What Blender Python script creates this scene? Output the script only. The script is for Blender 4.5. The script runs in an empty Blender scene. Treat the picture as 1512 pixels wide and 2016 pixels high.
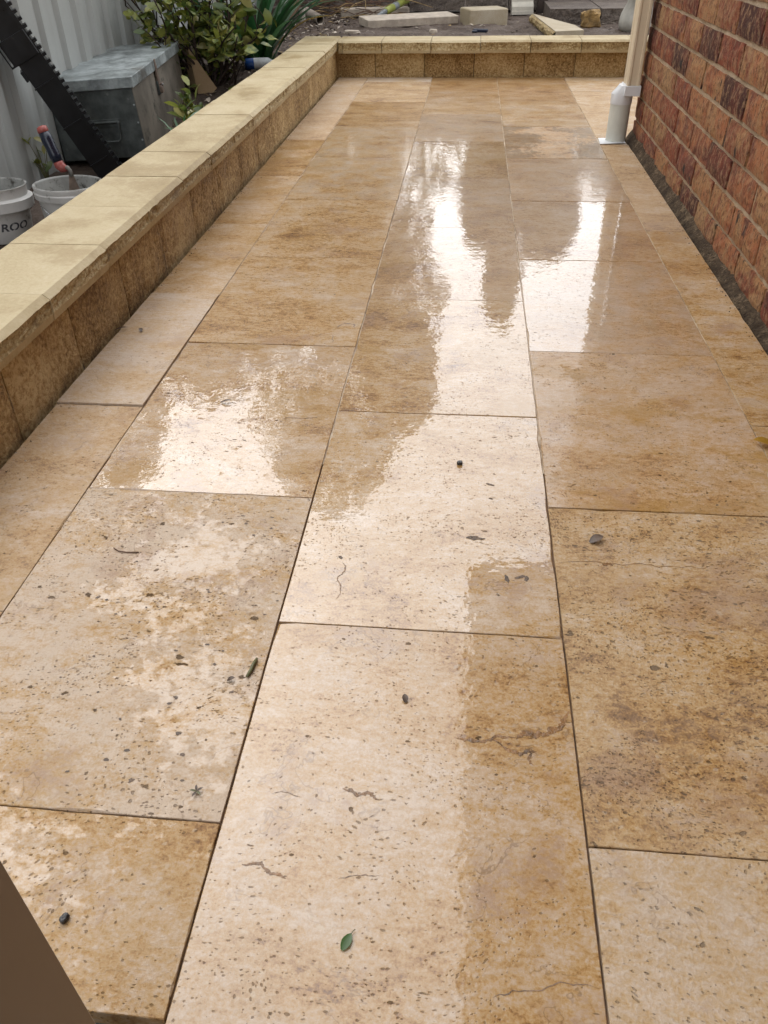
import bpy, math, random
from mathutils import Vector, Matrix, noise as mnoise

R = math.radians
scene = bpy.context.scene
col = scene.collection

# ------------------------------------------------------------------ camera
CAM_H = 0.8052
F_PX, PITCH, YAW, ROLL = 1544.5, 0.6472, 0.1058, -0.0178
cam_d = bpy.data.cameras.new('camera')
cam = bpy.data.objects.new('camera', cam_d)
col.objects.link(cam)
fw = Vector((0, math.cos(PITCH), -math.sin(PITCH)))
up = Vector((0, math.sin(PITCH), math.cos(PITCH)))
rt = Vector((1, 0, 0))
cr, sr = math.cos(-ROLL), math.sin(-ROLL)
rt2 = rt * cr - up * sr
up2 = rt * sr + up * cr
m3 = Matrix((rt2, up2, -fw)).transposed()
m3 = Matrix.Rotation(YAW, 3, 'Z') @ m3
cam.matrix_world = Matrix.Translation((0, 0, CAM_H)) @ m3.to_4x4()
cam_d.sensor_fit = 'VERTICAL'
cam_d.sensor_height = 36.0
cam_d.lens = F_PX / 2016 * 36.0
cam_d.clip_start = 0.02
cam_d.clip_end = 500
scene.camera = cam

# ------------------------------------------------------------------ sky, sun, exposure
SUN_EL, SUN_AZ = 48, 328          # degrees; azimuth clockwise from +Y
world = bpy.data.worlds.new('World')
scene.world = world
world.use_nodes = True
wn = world.node_tree.nodes
wl = world.node_tree.links
wn.clear()
w_out = wn.new('ShaderNodeOutputWorld')
w_bg = wn.new('ShaderNodeBackground')
w_sky = wn.new('ShaderNodeTexSky')
w_sky.sky_type = 'NISHITA'
w_sky.sun_disc = False
w_sky.sun_elevation = R(SUN_EL)
w_sky.sun_rotation = R(SUN_AZ)
w_sky.air_density = 1.0
w_sky.dust_density = 3.0
w_sky.ozone_density = 1.0
w_hs = wn.new('ShaderNodeHueSaturation')
w_hs.inputs['Saturation'].default_value = 0.24
w_hs.inputs['Value'].default_value = 3.4
w_gm = wn.new('ShaderNodeGamma')        # cloud layer: evens the sky out
w_gm.inputs[1].default_value = 0.5
wl.new(w_sky.outputs[0], w_gm.inputs[0])
wl.new(w_gm.outputs[0], w_hs.inputs['Color'])
wl.new(w_hs.outputs[0], w_bg.inputs['Color'])
w_bg.inputs['Strength'].default_value = 0.15
wl.new(w_bg.outputs[0], w_out.inputs[0])

sun_d = bpy.data.lights.new('sun', 'SUN')
sun_d.energy = 0.5
sun_d.angle = R(120)
sun_d.color = (1.0, 0.98, 0.95)
sun = bpy.data.objects.new('sun', sun_d)
col.objects.link(sun)
sd = Vector((math.sin(R(SUN_AZ)) * math.cos(R(SUN_EL)), math.cos(R(SUN_AZ)) * math.cos(R(SUN_EL)), math.sin(R(SUN_EL))))
sun.rotation_euler = sd.to_track_quat('Z', 'Y').to_euler()

scene.view_settings.view_transform = 'Standard'
scene.view_settings.look = 'None'
scene.view_settings.gamma = 1
scene.view_settings.exposure = 1.15
scene.view_settings.use_curve_mapping = False
scene.render.engine = 'CYCLES'
scene.cycles.use_denoising = True
scene.cycles.max_bounces = 8
scene.cycles.diffuse_bounces = 3
scene.cycles.glossy_bounces = 4
scene.cycles.caustics_reflective = False
scene.cycles.caustics_refractive = False

# ------------------------------------------------------------------ helpers
random.seed(7)


def rnd(a, b):
    return random.uniform(a, b)


def nz(x, y, z=0.0):
    return mnoise.noise(Vector((x, y, z)))


def fbm(x, y, z=0.0, o=4):
    s, a, f = 0.0, 1.0, 1.0
    for _ in range(o):
        s += a * nz(x * f, y * f, z * f + 3.1 * f)
        a *= .5
        f *= 2.03
    return s


class MB:
    """collects faces for ONE mesh object"""

    def __init__(self):
        self.v, self.f, self.m = [], [], []

    def add(self, verts, faces, mi=0):
        b = len(self.v)
        self.v += [tuple(p) for p in verts]
        for fc in faces:
            self.f.append(tuple(i + b for i in fc))
            self.m.append(mi)
        return b

    def box(self, x0, x1, y0, y1, z0, z1, mi=0, mat=None):
        vs = [Vector(p) for p in ((x0, y0, z0), (x1, y0, z0), (x1, y1, z0), (x0, y1, z0), (x0, y0, z1), (x1, y0, z1), (x1, y1, z1), (x0, y1, z1))]
        if mat:
            vs = [mat @ p for p in vs]
        self.add(vs, [(0, 3, 2, 1), (4, 5, 6, 7), (0, 1, 5, 4), (1, 2, 6, 5), (2, 3, 7, 6), (3, 0, 4, 7)], mi)

    def cbox(self, x0, x1, y0, y1, z0, z1, c=.004, mi=0, mat=None):
        """box with all its edges chamfered by c"""
        import bmesh
        bm = bmesh.new()
        bmesh.ops.create_cube(bm, size=1)
        for v in bm.verts:
            v.co = Vector((x0 + (v.co.x + .5) * (x1 - x0), y0 + (v.co.y + .5) * (y1 - y0), z0 + (v.co.z + .5) * (z1 - z0)))
        bmesh.ops.bevel(bm, geom=bm.edges[:], offset=c, segments=1, affect='EDGES', profile=.5)
        bm.verts.index_update()
        vs = [v.co.copy() for v in bm.verts]
        if mat:
            vs = [mat @ p for p in vs]
        self.add(vs, [[v.index for v in f.verts] for f in bm.faces], mi)
        bm.free()

    def tube(self, pts, rad, n=8, mi=0, cap=True):
        pts = [Vector(p) for p in pts]
        rads = rad if isinstance(rad, (list, tuple)) else [rad] * len(pts)
        b = len(self.v)
        prev = None
        for i, p in enumerate(pts):
            t = (pts[min(i + 1, len(pts) - 1)] - pts[max(i - 1, 0)]).normalized()
            if prev is None:
                a = t.orthogonal().normalized()
            else:
                a = (prev - t * prev.dot(t)).normalized()
            prev = a
            c = t.cross(a)
            for k in range(n):
                an = 2 * math.pi * k / n
                self.v.append(tuple(p + (a * math.cos(an) + c * math.sin(an)) * rads[i]))
        for i in range(len(pts) - 1):
            for k in range(n):
                k2 = (k + 1) % n
                self.f.append((b + i * n + k, b + i * n + k2, b + (i + 1) * n + k2, b + (i + 1) * n + k))
                self.m.append(mi)
        if cap:
            self.f.append(tuple(b + k for k in reversed(range(n))))
            self.f.append(tuple(b + (len(pts) - 1) * n + k for k in range(n)))
            self.m += [mi, mi]

    def lathe(self, prof, c=(0, 0, 0), n=32, mi=0, mat=None, closed=False):
        """prof: list of (r, z) revolved about the z axis"""
        b = len(self.v)
        for r, z in prof:
            for k in range(n):
                an = 2 * math.pi * k / n
                p = Vector((c[0] + r * math.cos(an), c[1] + r * math.sin(an), c[2] + z))
                self.v.append(tuple(mat @ p if mat else p))
        L = len(prof)
        for i in range(L if closed else L - 1):
            i2 = (i + 1) % L
            for k in range(n):
                k2 = (k + 1) % n
                self.f.append((b + i * n + k, b + i * n + k2, b + i2 * n + k2, b + i2 * n + k))
                self.m.append(mi)

    def grid(self, fn, nu, nv, mi=0):
        b = len(self.v)
        for j in range(nv + 1):
            for i in range(nu + 1):
                self.v.append(tuple(fn(i / nu, j / nv)))
        for j in range(nv):
            for i in range(nu):
                a = b + j * (nu + 1) + i
                self.f.append((a, a + 1, a + nu + 2, a + nu + 1))
                self.m.append(mi)

    def prism(self, poly, a, bvec, mi=0):
        """poly: list of points; extruded by vector bvec"""
        n = len(poly)
        vs = [Vector(p) for p in poly] + [Vector(p) + Vector(bvec) for p in poly]
        fs = [tuple(reversed(range(n))), tuple(range(n, 2 * n))]
        fs += [(i, (i + 1) % n, n + (i + 1) % n, n + i) for i in range(n)]
        self.add(vs, fs, mi)

    def mesh(self, name, mats, smooth=False):
        me = bpy.data.meshes.new(name)
        me.from_pydata(self.v, [], self.f)
        if not isinstance(mats, (list, tuple)):
            mats = [mats]
        for m in mats:
            me.materials.append(m)
        if len(mats) > 1:
            me.polygons.foreach_set('material_index', self.m)
        if smooth:
            me.polygons.foreach_set('use_smooth', [True] * len(me.polygons))
        me.update()
        return me

    def build(self, name, mats, parent=None, smooth=False, loc=None):
        return link(name, self.mesh(name, mats, smooth), parent, loc)


def link(name, me, parent=None, loc=None, rot=None):
    o = bpy.data.objects.new(name, me)
    col.objects.link(o)
    if parent:
        o.parent = parent
    if loc:
        o.location = loc
    if rot:
        o.rotation_euler = rot
    return o


def thing(name, label, cat, loc=(0, 0, 0), rot=(0, 0, 0), group=None):
    o = bpy.data.objects.new(name, None)
    o.empty_display_size = .05
    col.objects.link(o)
    o.location = loc
    o.rotation_euler = rot
    o['label'] = label
    o['category'] = cat
    if group:
        o['group'] = group
    return o


def tag(o, label, cat, group=None):
    o['label'] = label
    o['category'] = cat
    if group:
        o['group'] = group
    return o


def struct(o):
    o['kind'] = 'structure'
    return o


def stuff(o):
    o['kind'] = 'stuff'
    return o


def flat_by_angle(o, deg=40):
    """smooth shading with sharp edges above the angle"""
    me = o.data
    me.polygons.foreach_set('use_smooth', [True] * len(me.polygons))
    me.set_sharp_from_angle(angle=R(deg))


# ------------------------------------------------------------------ materials
ALB = 0.70      # scales all base colours down, so sky reflections stand out more


class NT:
    def __init__(self, name):
        self.mat = bpy.data.materials.new(name)
        self.mat.use_nodes = True
        self.t = self.mat.node_tree
        self.bsdf = self.t.nodes['Principled BSDF']

    def put(self, node, sock, val):
        s = node.inputs[sock]
        if isinstance(val, bpy.types.NodeSocket):
            self.t.links.new(val, s)
        elif val is not None:
            if isinstance(val, (tuple, list)) and len(val) == 3 and s.type == 'RGBA':
                val = (*val, 1)
            s.default_value = val

    def n(self, kind, out=0, props=None, **ins):
        nd = self.t.nodes.new('ShaderNode' + kind)
        for k, v in (props or {}).items():
            setattr(nd, k, v)
        for k, v in ins.items():
            key = int(k[1:]) if k[0] == 'i' and k[1:].isdigit() else k.replace('_', ' ')
            self.put(nd, key, v)
        return nd.outputs[out]

    def math(self, op, a, b=0.0, c=None, clamp=False):
        return self.n('Math', props={'operation': op, 'use_clamp': clamp}, i0=a, i1=b, i2=c)

    def vmath(self, op, a, b=(0, 0, 0), out=0):
        nd = self.t.nodes.new('ShaderNodeVectorMath')
        nd.operation = op
        self.put(nd, 0, a)
        if op == 'SCALE':
            self.put(nd, 3, b)
        else:
            self.put(nd, 1, b)
        return nd.outputs[out]

    def noise(self, vec, scale, detail=4, rough=.55, dist=0.0, out=0):
        return self.n('TexNoise', out=out, Vector=vec, Scale=scale, Detail=detail, Roughness=rough, Distortion=dist)

    def voro(self, vec, scale, out=0, feature='F1', rand=1.0):
        return self.n('TexVoronoi', out=out, props={'feature': feature}, Vector=vec, Scale=scale, Randomness=rand)

    def step(self, x, lo, hi, a=0.0, b=1.0, smooth=True):
        nd = self.t.nodes.new('ShaderNodeMapRange')
        nd.interpolation_type = 'SMOOTHSTEP' if smooth else 'LINEAR'
        self.put(nd, 0, x)
        self.put(nd, 1, lo)
        self.put(nd, 2, hi)
        self.put(nd, 3, a)
        self.put(nd, 4, b)
        return nd.outputs[0]

    def mix(self, f, a, b, blend='MIX'):
        nd = self.t.nodes.new('ShaderNodeMix')
        nd.data_type = 'RGBA'
        nd.blend_type = blend
        self.put(nd, 0, f)
        self.put(nd, 6, a)
        self.put(nd, 7, b)
        return nd.outputs[2]

    def fmix(self, f, a, b):
        nd = self.t.nodes.new('ShaderNodeMix')
        nd.data_type = 'FLOAT'
        self.put(nd, 0, f)
        self.put(nd, 2, a)
        self.put(nd, 3, b)
        return nd.outputs[0]

    def ramp(self, fac, stops):
        nd = self.t.nodes.new('ShaderNodeValToRGB')
        el = nd.color_ramp.elements
        while len(el) < len(stops):
            el.new(.5)
        for e, (p, c) in zip(el, stops):
            e.position = p
            e.color = (*c, 1)
        self.put(nd, 0, fac)
        return nd.outputs[0]

    def obj(self):
        return self.n('TexCoord', out=3)

    def pos(self):
        return self.n('NewGeometry', out=0)

    def orand(self):
        return self.n('ObjectInfo', out=5)

    def attr(self, name):
        return self.n('Attribute', out=2, props={'attribute_type': 'OBJECT', 'attribute_name': name})

    def scl(self, vec, s):
        return self.vmath('MULTIPLY', vec, s)

    def bump(self, h, strength=.3, dist=.002, normal=None):
        return self.n('Bump', Strength=strength, Distance=dist, Height=h, Normal=normal)

    def set(self, **kw):
        b = kw.get('Base_Color')
        if b is not None:
            kw['Base_Color'] = self.mix(1.0, b, (ALB, ALB, ALB), 'MULTIPLY')
        for k, v in kw.items():
            self.put(self.bsdf, k.replace('_', ' '), v)
        return self.mat


def simple(name, c, rough=.6, var=.15, scale=12, bump=.15, bscale=80, metal=0.0, bdist=.002, dirt=None):
    n = NT(name)
    co = n.obj()
    a = n.noise(co, scale, 5, .6)
    f = n.step(a, .3, .7, 1 - var, 1 + var)
    cc = n.mix(1.0, c, n.n('CombineColor', Red=f, Green=f, Blue=f), 'MULTIPLY')
    if dirt:
        d = n.noise(n.vmath('ADD', co, (7, 3, 1)), scale * 1.7, 7, .7)
        cc = n.mix(n.step(d, dirt[1], dirt[1] + .16), cc, dirt[0])
    return n.set(Base_Color=cc, Roughness=n.step(a, .2, .8, rough - .08, rough + .08), Metallic=metal,
                 Normal=n.bump(n.noise(co, bscale, 4, .6), bump, bdist))


# -- travertine, one material for every paving tile; object properties vary it
def make_travertine():
    n = NT('travertine')
    rv = n.orand()
    off = n.n('CombineXYZ', X=n.math('MULTIPLY', rv, 61.0), Y=n.math('MULTIPLY', rv, 37.0), Z=n.math('MULTIPLY', rv, 17.0))
    co = n.vmath('ADD', n.obj(), off)
    wp = n.pos()
    tone, wet, pits, grey, stain = (n.attr(k) for k in ('tone', 'wet', 'pits', 'grey', 'stain'))

    def dev(x, k):
        return n.math('MULTIPLY', n.math('SUBTRACT', x, .5), k)

    def total(*a):
        r = a[0]
        for q in a[1:]:
            r = n.math('ADD', r, q)
        return r
    warp = n.vmath('SCALE', n.vmath('SUBTRACT', n.noise(co, 5, 3, .5, out=1), (.5, .5, .5)), .12)
    cw = n.vmath('ADD', co, warp)
    cloud = n.noise(n.scl(cw, (1, 1.5, 1)), 4.6, 7, .70)
    cloud2 = n.noise(n.scl(cw, (1, 1.3, 1)), 13, 6, .66)
    band = n.noise(n.scl(cw, (1, 3.2, 1)), 10, 7, .70)
    fine = n.noise(n.scl(co, (1, 1.7, 1)), 75, 5, .68)
    grain = n.noise(co, 300, 2, .6)
    t = total(dev(cloud, 1.5), dev(band, .75), dev(cloud2, .95), dev(fine, 1.35), dev(grain, .85), n.math('MULTIPLY_ADD', tone, -.54, .87))
    c = n.ramp(t, [(0.0, (.165, .070, .018)), (.20, (.325, .165, .048)), (.38, (.475, .275, .096)), (.55, (.550, .362, .168)), (.74, (.590, .430, .280)), (1.0, (.68, .55, .43))])
    pinkk = n.step(n.math('FRACT', n.math('MULTIPLY', rv, 7.31)), .35, 1.0, 0, .50)
    c = n.mix(pinkk, c, n.mix(1.0, n.mix(.35, c, (.50, .365, .245)), (1.0, .97, 1.02), 'MULTIPLY'))
    # ochre stains
    st = n.noise(n.scl(n.vmath('ADD', cw, (3.3, 9.1, 0)), (1, 1.4, 1)), 4.2, 6, .68)
    c = n.mix(n.math('MULTIPLY', n.math('MULTIPLY', n.step(st, .52, .63), stain, clamp=True), .75), c, (.42, .235, .045))
    # cooler greyish drifts
    c = n.mix(n.math('MULTIPLY', n.math('MULTIPLY', n.step(cloud2, .40, .62), grey, clamp=True), .6), c, (.41, .305, .205))
    # pinkish brown, finely speckled areas
    pk = n.noise(n.vmath('ADD', cw, (5.5, 1.5, 0)), 6.0, 6, .72)
    c = n.mix(n.math('MULTIPLY', n.step(pk, .53, .66, 0, .7), n.step(fine, .42, .58, .35, 1)), c, (.40, .255, .165))
    # thin dark veins: contour lines of a warped noise, only in places
    vn = n.noise(n.scl(cw, (1, 1.3, 1)), 6.0, 5, .62)
    vl = n.step(n.math('ABSOLUTE', n.math('SUBTRACT', vn, .5)), .0, .009, 1, 0)
    vm = n.math('MULTIPLY', vl, n.step(pk, .47, .56))
    c = n.mix(n.math('MULTIPLY', vm, .42), c, (.16, .085, .035))
    eno = n.math('MULTIPLY', n.math('SUBTRACT', fine, .5), .9)

    def cells(scale, seed):
        nd = n.t.nodes.new('ShaderNodeTexVoronoi')
        n.put(nd, 'Vector', n.scl(n.vmath('ADD', cw, (seed, seed * 1.7, 0)), (1, 1.55, 1)))
        n.put(nd, 'Scale', scale)
        sp = n.t.nodes.new('ShaderNodeSeparateColor')
        n.t.links.new(nd.outputs[1], sp.inputs[0])
        return nd.outputs[0], sp.outputs[0], sp.outputs[1], sp.outputs[2]
    clump = n.step(n.noise(n.vmath('ADD', co, (2, 8, 0)), 7.5, 4, .6), .38, .64, .10, 1.7)

    def pit_layer(cell, rlo, rhi, dens, soft):
        d, r0, g0, b0 = cell
        edge = n.math('SUBTRACT', n.math('ADD', d, eno), n.step(b0, 0, 1, rlo, rhi, smooth=False))
        return n.math('MULTIPLY', n.step(edge, -soft, soft, 1, 0), n.math('GREATER_THAN', dens, r0))
    c_s, c_m, c_b = cells(170, 1.3), cells(78, 4.1), cells(36, 7.7)
    small = pit_layer(c_s, .12, .32, n.math('MULTIPLY', n.math('MULTIPLY_ADD', pits, .62, .10), clump), .08)
    mid = pit_layer(c_m, .07, .22, n.math('MULTIPLY', n.math('MULTIPLY_ADD', n.math('POWER', pits, 2.0), .34, .02), clump), .06)
    big = pit_layer(c_b, .09, .20, n.math('MULTIPLY', n.math('MULTIPLY', pits, n.attr('holes')), .30), .04)
    pit = n.math('MAXIMUM', n.math('MULTIPLY', small, .60), n.math('MAXIMUM', n.math('MULTIPLY', mid, .85), big))
    # pale filled shells among the pits
    fl = n.math('MULTIPLY', n.step(n.math('ADD', c_m[0], eno), .14, .34, 1, 0), n.math('GREATER_THAN', c_m[2], .86))
    c = n.mix(n.math('MULTIPLY', fl, .42), c, (.66, .56, .43))
    c = n.mix(n.math('MULTIPLY', pit, .85), c, (.070, .040, .022))
    # water film: lobed at its margins, broken by the relief where it is thin
    wq = n.vmath('ADD', wp, n.vmath('SCALE', n.vmath('SUBTRACT', n.noise(wp, 26, 3, .6, out=1), (.5, .5, .5)), .05))
    wn_ = n.noise(wq, 4.0, 3, .5)
    wf = n.noise(n.scl(wq, (1, .8, 1)), 48, 3, .6)
    level = total(dev(wn_, 1.1), dev(wf, .55), dev(fine, .25), n.math('MULTIPLY_ADD', wet, 1.0, -.40))
    film = n.math('MULTIPLY', n.step(level, .0, .10), n.math('SUBTRACT', 1.0, n.math('MULTIPLY', pit, .9)), clamp=True)
    damp = n.step(level, -.30, .10)
    c = n.mix(n.fmix(damp, .38, .0), c, n.mix(.6, c, (.56, .46, .35)))
    c = n.mix(n.math('MULTIPLY', damp, .35), c, n.mix(1.0, c, (.84, .74, .58), 'MULTIPLY'))
    relief = n.math('SUBTRACT', total(dev(fine, 1.0), dev(grain, .5)), n.math('MULTIPLY', pit, 1.5))
    nrm = n.bump(relief, n.fmix(film, .75, .30), .0022)
    # film surface: level water with slow ripples and meniscus dips over the pits
    rip = total(dev(n.noise(n.scl(wp, (1.2, 1, 1)), 15, 3, .55), 1.1), dev(n.noise(wp, 46, 2, .6), .42), n.math('MULTIPLY', pit, -.5), n.math('MULTIPLY', level, n.fmix(n.step(level, .0, .5), .35, .0)))
    cnrm = n.bump(rip, .30, .0014)
    n.set(Base_Color=c, Roughness=n.fmix(film, n.fmix(damp, .60, .45), .34), Normal=nrm, IOR=1.42, Specular_IOR_Level=n.math('MULTIPLY_ADD', pit, -.28, .32),
          Coat_Weight=n.math('MULTIPLY', film, n.math('SUBTRACT', 1.0, n.attr('thin'))), Coat_Roughness=n.math('MULTIPLY_ADD', n.attr('thin'), .09, .02), Coat_IOR=1.62, Coat_Normal=cnrm)
    return n.mat


M = {}
M['travertine'] = make_travertine()


def make_split_stone(name, c_lo, c_mid, c_hi, bump, damp):
    """moulded sandstone-coloured concrete: smooth faces use low bump, split faces high bump"""
    n = NT(name)
    rv = n.orand()
    off = n.n('CombineXYZ', X=n.math('MULTIPLY', rv, 31.0), Y=n.math('MULTIPLY', rv, 47.0), Z=rv)
    co = n.vmath('ADD', n.obj(), off)
    a = n.noise(co, 6, 5, .6)
    b = n.noise(co, 95, 5, .70)
    g = n.noise(co, 330, 2, .6)
    k = 1.0 + bump * 1.6
    t = n.math('ADD', n.math('MULTIPLY', n.math('SUBTRACT', a, .5), .8), n.math('MULTIPLY', n.math('SUBTRACT', b, .5), .55 * k))
    t = n.math('ADD', t, n.math('MULTIPLY', n.math('SUBTRACT', g, .5), .35))
    t = n.math('ADD', t, n.math('MULTIPLY_ADD', n.math('SUBTRACT', rv, .5), .16, .5))
    c = n.ramp(t, [(.26 - .1 * (bump < .5), c_lo), (.5, c_mid), (.74 + .1 * (bump < .5), c_hi)])
    dm = n.noise(n.vmath('ADD', n.pos(), (3, 1, 2)), 3.6, 7, .72)
    c = n.mix(n.math('MULTIPLY', n.step(dm, .48, .62), damp), c, n.mix(1.0, c, (.70, .62, .46), 'MULTIPLY'))
    h = n.math('ADD', n.math('MULTIPLY', b, 1.0), n.math('MULTIPLY', g, .35))
    return n.set(Base_Color=c, Roughness=n.step(dm, .48, .64, .70, .50), Normal=n.bump(h, bump, .010))


M['cap_smooth'] = make_split_stone('sandstone_smooth', (.45, .345, .175), (.585, .470, .272), (.68, .57, .37), .22, .9)
M['cap_split_shaded'] = make_split_stone('sandstone_split_shaded', (.28, .170, .055), (.56, .405, .175), (.86, .71, .42), 1.0, .2)  # same stone as the smooth cap; self-shade of the rough face painted in
M['block_split'] = make_split_stone('block_split', (.24, .130, .036), (.56, .355, .135), (.84, .62, .31), 1.0, .35)
M['dark_split'] = make_split_stone('dark_block', (.07, .05, .04), (.15, .115, .09), (.25, .20, .16), .9, .5)
M['offcut'] = make_split_stone('offcut_stone', (.42, .34, .22), (.54, .45, .31), (.64, .56, .43), .15, .4)
M['tan_board'] = make_split_stone('tan_stone', (.36, .23, .115), (.44, .295, .155), (.50, .35, .20), .08, .2)


def make_brick():
    n = NT('clinker_brick')
    rv = n.math('FRACT', n.math('ADD', n.orand(), n.n('NewGeometry', out=8)))
    off = n.n('CombineXYZ', X=n.math('MULTIPLY', rv, 71.0), Y=n.math('MULTIPLY', rv, 29.0), Z=n.math('MULTIPLY', rv, 13.0))
    co = n.vmath('ADD', n.obj(), off)
    big = n.noise(co, 9, 5, .6, .4)
    streak = n.noise(n.scl(co, (1, 1.7, 1.0)), 34, 6, .74)          # vertical drag marks
    fine = n.noise(n.scl(co, (1, 1.7, 1)), 62, 5, .74)
    tone = n.math('ADD', n.math('MULTIPLY', rv, .86), n.math('MULTIPLY_ADD', n.math('SUBTRACT', big, .5), .9, .08))
    c = n.ramp(tone, [(.05, (.085, .036, .030)), (.22, (.215, .062, .040)), (.36, (.36, .105, .055)), (.46, (.18, .064, .050)), (.60, (.46, .175, .080)), (.74, (.48, .265, .120)), (.84, (.30, .090, .052)), (.95, (.46, .27, .13))])
    c = n.mix(n.step(streak, .48, .60, 0, .70), c, (.46, .275, .150))
    c = n.mix(n.step(fine, .51, .60, 0, .72), c, (.105, .042, .028))
    ch = n.noise(n.scl(n.vmath('ADD', co, (4, 2, 7)), (1, 1.7, 1)), 11, 4, .55)
    c = n.mix(n.math('MULTIPLY', n.step(ch, .60, .69), n.attr('char'), clamp=True), c, (.045, .038, .036))
    # dark open texture pocks
    pk = n.math('MULTIPLY', n.step(n.voro(n.scl(co, (1, 2.2, 1)), 75), .08, .25, 1, 0), n.step(fine, .45, .6))
    c = n.mix(n.math('MULTIPLY', pk, .6), c, (.08, .035, .022))
    h = n.math('SUBTRACT', n.math('ADD', n.math('MULTIPLY', streak, .8), n.math('MULTIPLY', fine, .7)), n.math('MULTIPLY', pk, .6))
    return n.set(Base_Color=c, Roughness=.9, Specular_IOR_Level=.2, Normal=n.bump(h, 1.0, .009))


M['brick'] = make_brick()


def make_mortar():
    n = NT('mortar')
    co = n.obj()
    a = n.noise(co, 14, 6, .65)
    g = n.noise(co, 190, 4, .7)
    c = n.ramp(n.math('ADD', n.math('MULTIPLY', a, .6), n.math('MULTIPLY', g, .45)), [(.34, (.26, .17, .10)), (.52, (.50, .36, .225)), (.70, (.64, .49, .34))])
    return n.set(Base_Color=c, Roughness=.85, Normal=n.bump(n.math('ADD', a, g), .8, .004))


M['mortar'] = make_mortar()


def make_concrete(name, cols, bump=.9, pscale=60):
    n = NT(name)
    co = n.obj()
    a = n.noise(co, 16, 7, .7)
    g = n.noise(co, 150, 5, .7)
    c = n.ramp(n.math('ADD', n.math('MULTIPLY', a, .6), n.math('MULTIPLY', g, .45)), [(.36, cols[0]), (.54, cols[1]), (.72, cols[2])])
    pk = n.step(n.voro(co, pscale), .10, .30, 1, 0)
    pk = n.math('MULTIPLY', pk, n.step(a, .46, .56))
    c = n.mix(n.math('MULTIPLY', pk, .8), c, (.03, .025, .02))
    h = n.math('SUBTRACT', n.math('ADD', a, g), pk)
    return n.set(Base_Color=c, Roughness=.9, Specular_IOR_Level=.2, Normal=n.bump(h, bump, .010))


M['footing'] = make_concrete('rough_concrete', ((.020, .012, .007), (.105, .070, .042), (.40, .29, .175)), 1.0, 75)
M['slab'] = make_concrete('grey_concrete', ((.22, .22, .19), (.34, .35, .31), (.48, .49, .45)), .6, 140)
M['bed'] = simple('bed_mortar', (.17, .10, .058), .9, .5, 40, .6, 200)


def make_joint_highlight():
    n = NT('joint_highlight')
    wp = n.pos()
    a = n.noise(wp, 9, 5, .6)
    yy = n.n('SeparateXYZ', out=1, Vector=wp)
    c = n.mix(n.step(a, .40, .62), (.60, .48, .34), (.25, .16, .085))  # pale tone stands for light caught by the far joints
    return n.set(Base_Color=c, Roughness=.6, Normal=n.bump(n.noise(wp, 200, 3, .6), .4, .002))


M['joint_highlight'] = make_joint_highlight()


def make_soil():
    n = NT('soil')
    co = n.pos()
    a = n.noise(co, 3.5, 6, .65)
    b = n.noise(co, 60, 6, .7)
    c = n.ramp(n.math('ADD', n.math('MULTIPLY', a, .55), n.math('MULTIPLY', b, .5)), [(.36, (.045, .028, .019)), (.50, (.125, .083, .058)), (.68, (.24, .17, .125))])
    return n.set(Base_Color=c, Roughness=n.step(a, .4, .6, .9, .6), Normal=n.bump(n.math('ADD', b, n.noise(co, 220, 4, .7)), 1.0, .012))


M['soil'] = make_soil()


def make_fence_steel():
    n = NT('painted_fence_steel')
    co = n.obj()
    z = n.n('SeparateXYZ', out=2, Vector=co)
    s = n.noise(n.scl(co, (1, 1, .16)), 9, 6, .65)
    d = n.noise(co, 26, 6, .7)
    c = n.mix(n.step(s, .40, .70, 0, .45), (.56, .58, .555), (.44, .44, .41))
    low = n.step(n.math('ADD', z, n.math('MULTIPLY', n.math('SUBTRACT', d, .5), .25)), -.15, .05, .75, 0)
    c = n.mix(low, c, (.15, .12, .085))
    return n.set(Base_Color=c, Roughness=n.step(d, .3, .7, .38, .55), Normal=n.bump(d, .06, .002))


M['fence'] = make_fence_steel()


def make_galv():
    n = NT('weathered_galvanised_steel')
    co = n.obj()
    vcol = n.n('SeparateColor', out=0, Color=n.voro(co, 45, out=1))
    a = n.noise(co, 7, 6, .65, .3)
    d = n.noise(n.vmath('ADD', co, (3, 3, 3)), 60, 5, .7)
    c = n.ramp(n.math('ADD', n.math('MULTIPLY', vcol, .09), n.math('MULTIPLY', a, .91)), [(.34, (.22, .245, .24)), (.5, (.42, .465, .465)), (.64, (.64, .70, .70))])
    c = n.mix(n.step(n.noise(n.vmath('ADD', co, (1, 5, 2)), 4, 6, .7), .52, .68, 0, .6), c, (.13, .10, .07))
    c = n.mix(n.step(d, .66, .72, 0, .7), c, (.55, .56, .54))
    return n.set(Base_Color=c, Roughness=n.step(a, .3, .7, .42, .62), Metallic=.45, Normal=n.bump(n.math('ADD', a, n.math('MULTIPLY', d, .4)), .22, .006))


M['galv'] = make_galv()
M['galv_dark'] = simple('shaded_grimy_galvanised_steel', (.13, .145, .138), .55, .35, 14, .2, 60, .35, dirt=((.28, .29, .28), .60))  # dark tone of the chest's near end: shade painted into the grimy steel
M['galv_brown'] = simple('dirty_galvanised_steel', (.28, .25, .205), .55, .3, 6, .2, 60, .35, dirt=((.06, .065, .05), .54))
M['steel'] = simple('bright_steel', (.55, .55, .56), .28, .1, 20, .05, 60, .9)
M['rust'] = simple('rusty_steel', (.33, .25, .20), .5, .25, 40, .3, 150, .5)
M['black_plastic'] = simple('black_plastic', (.009, .010, .012), .34, .2, 20, .15, 90, dirt=((.07, .065, .06), .66))
M['cream_metal'] = simple('cream_painted_steel', (.84, .70, .50), .42, .05, 6, .03, 60)
M['pvc_white'] = simple('white_plastic', (.84, .85, .86), .34, .04, 9, .03, 60)
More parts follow.
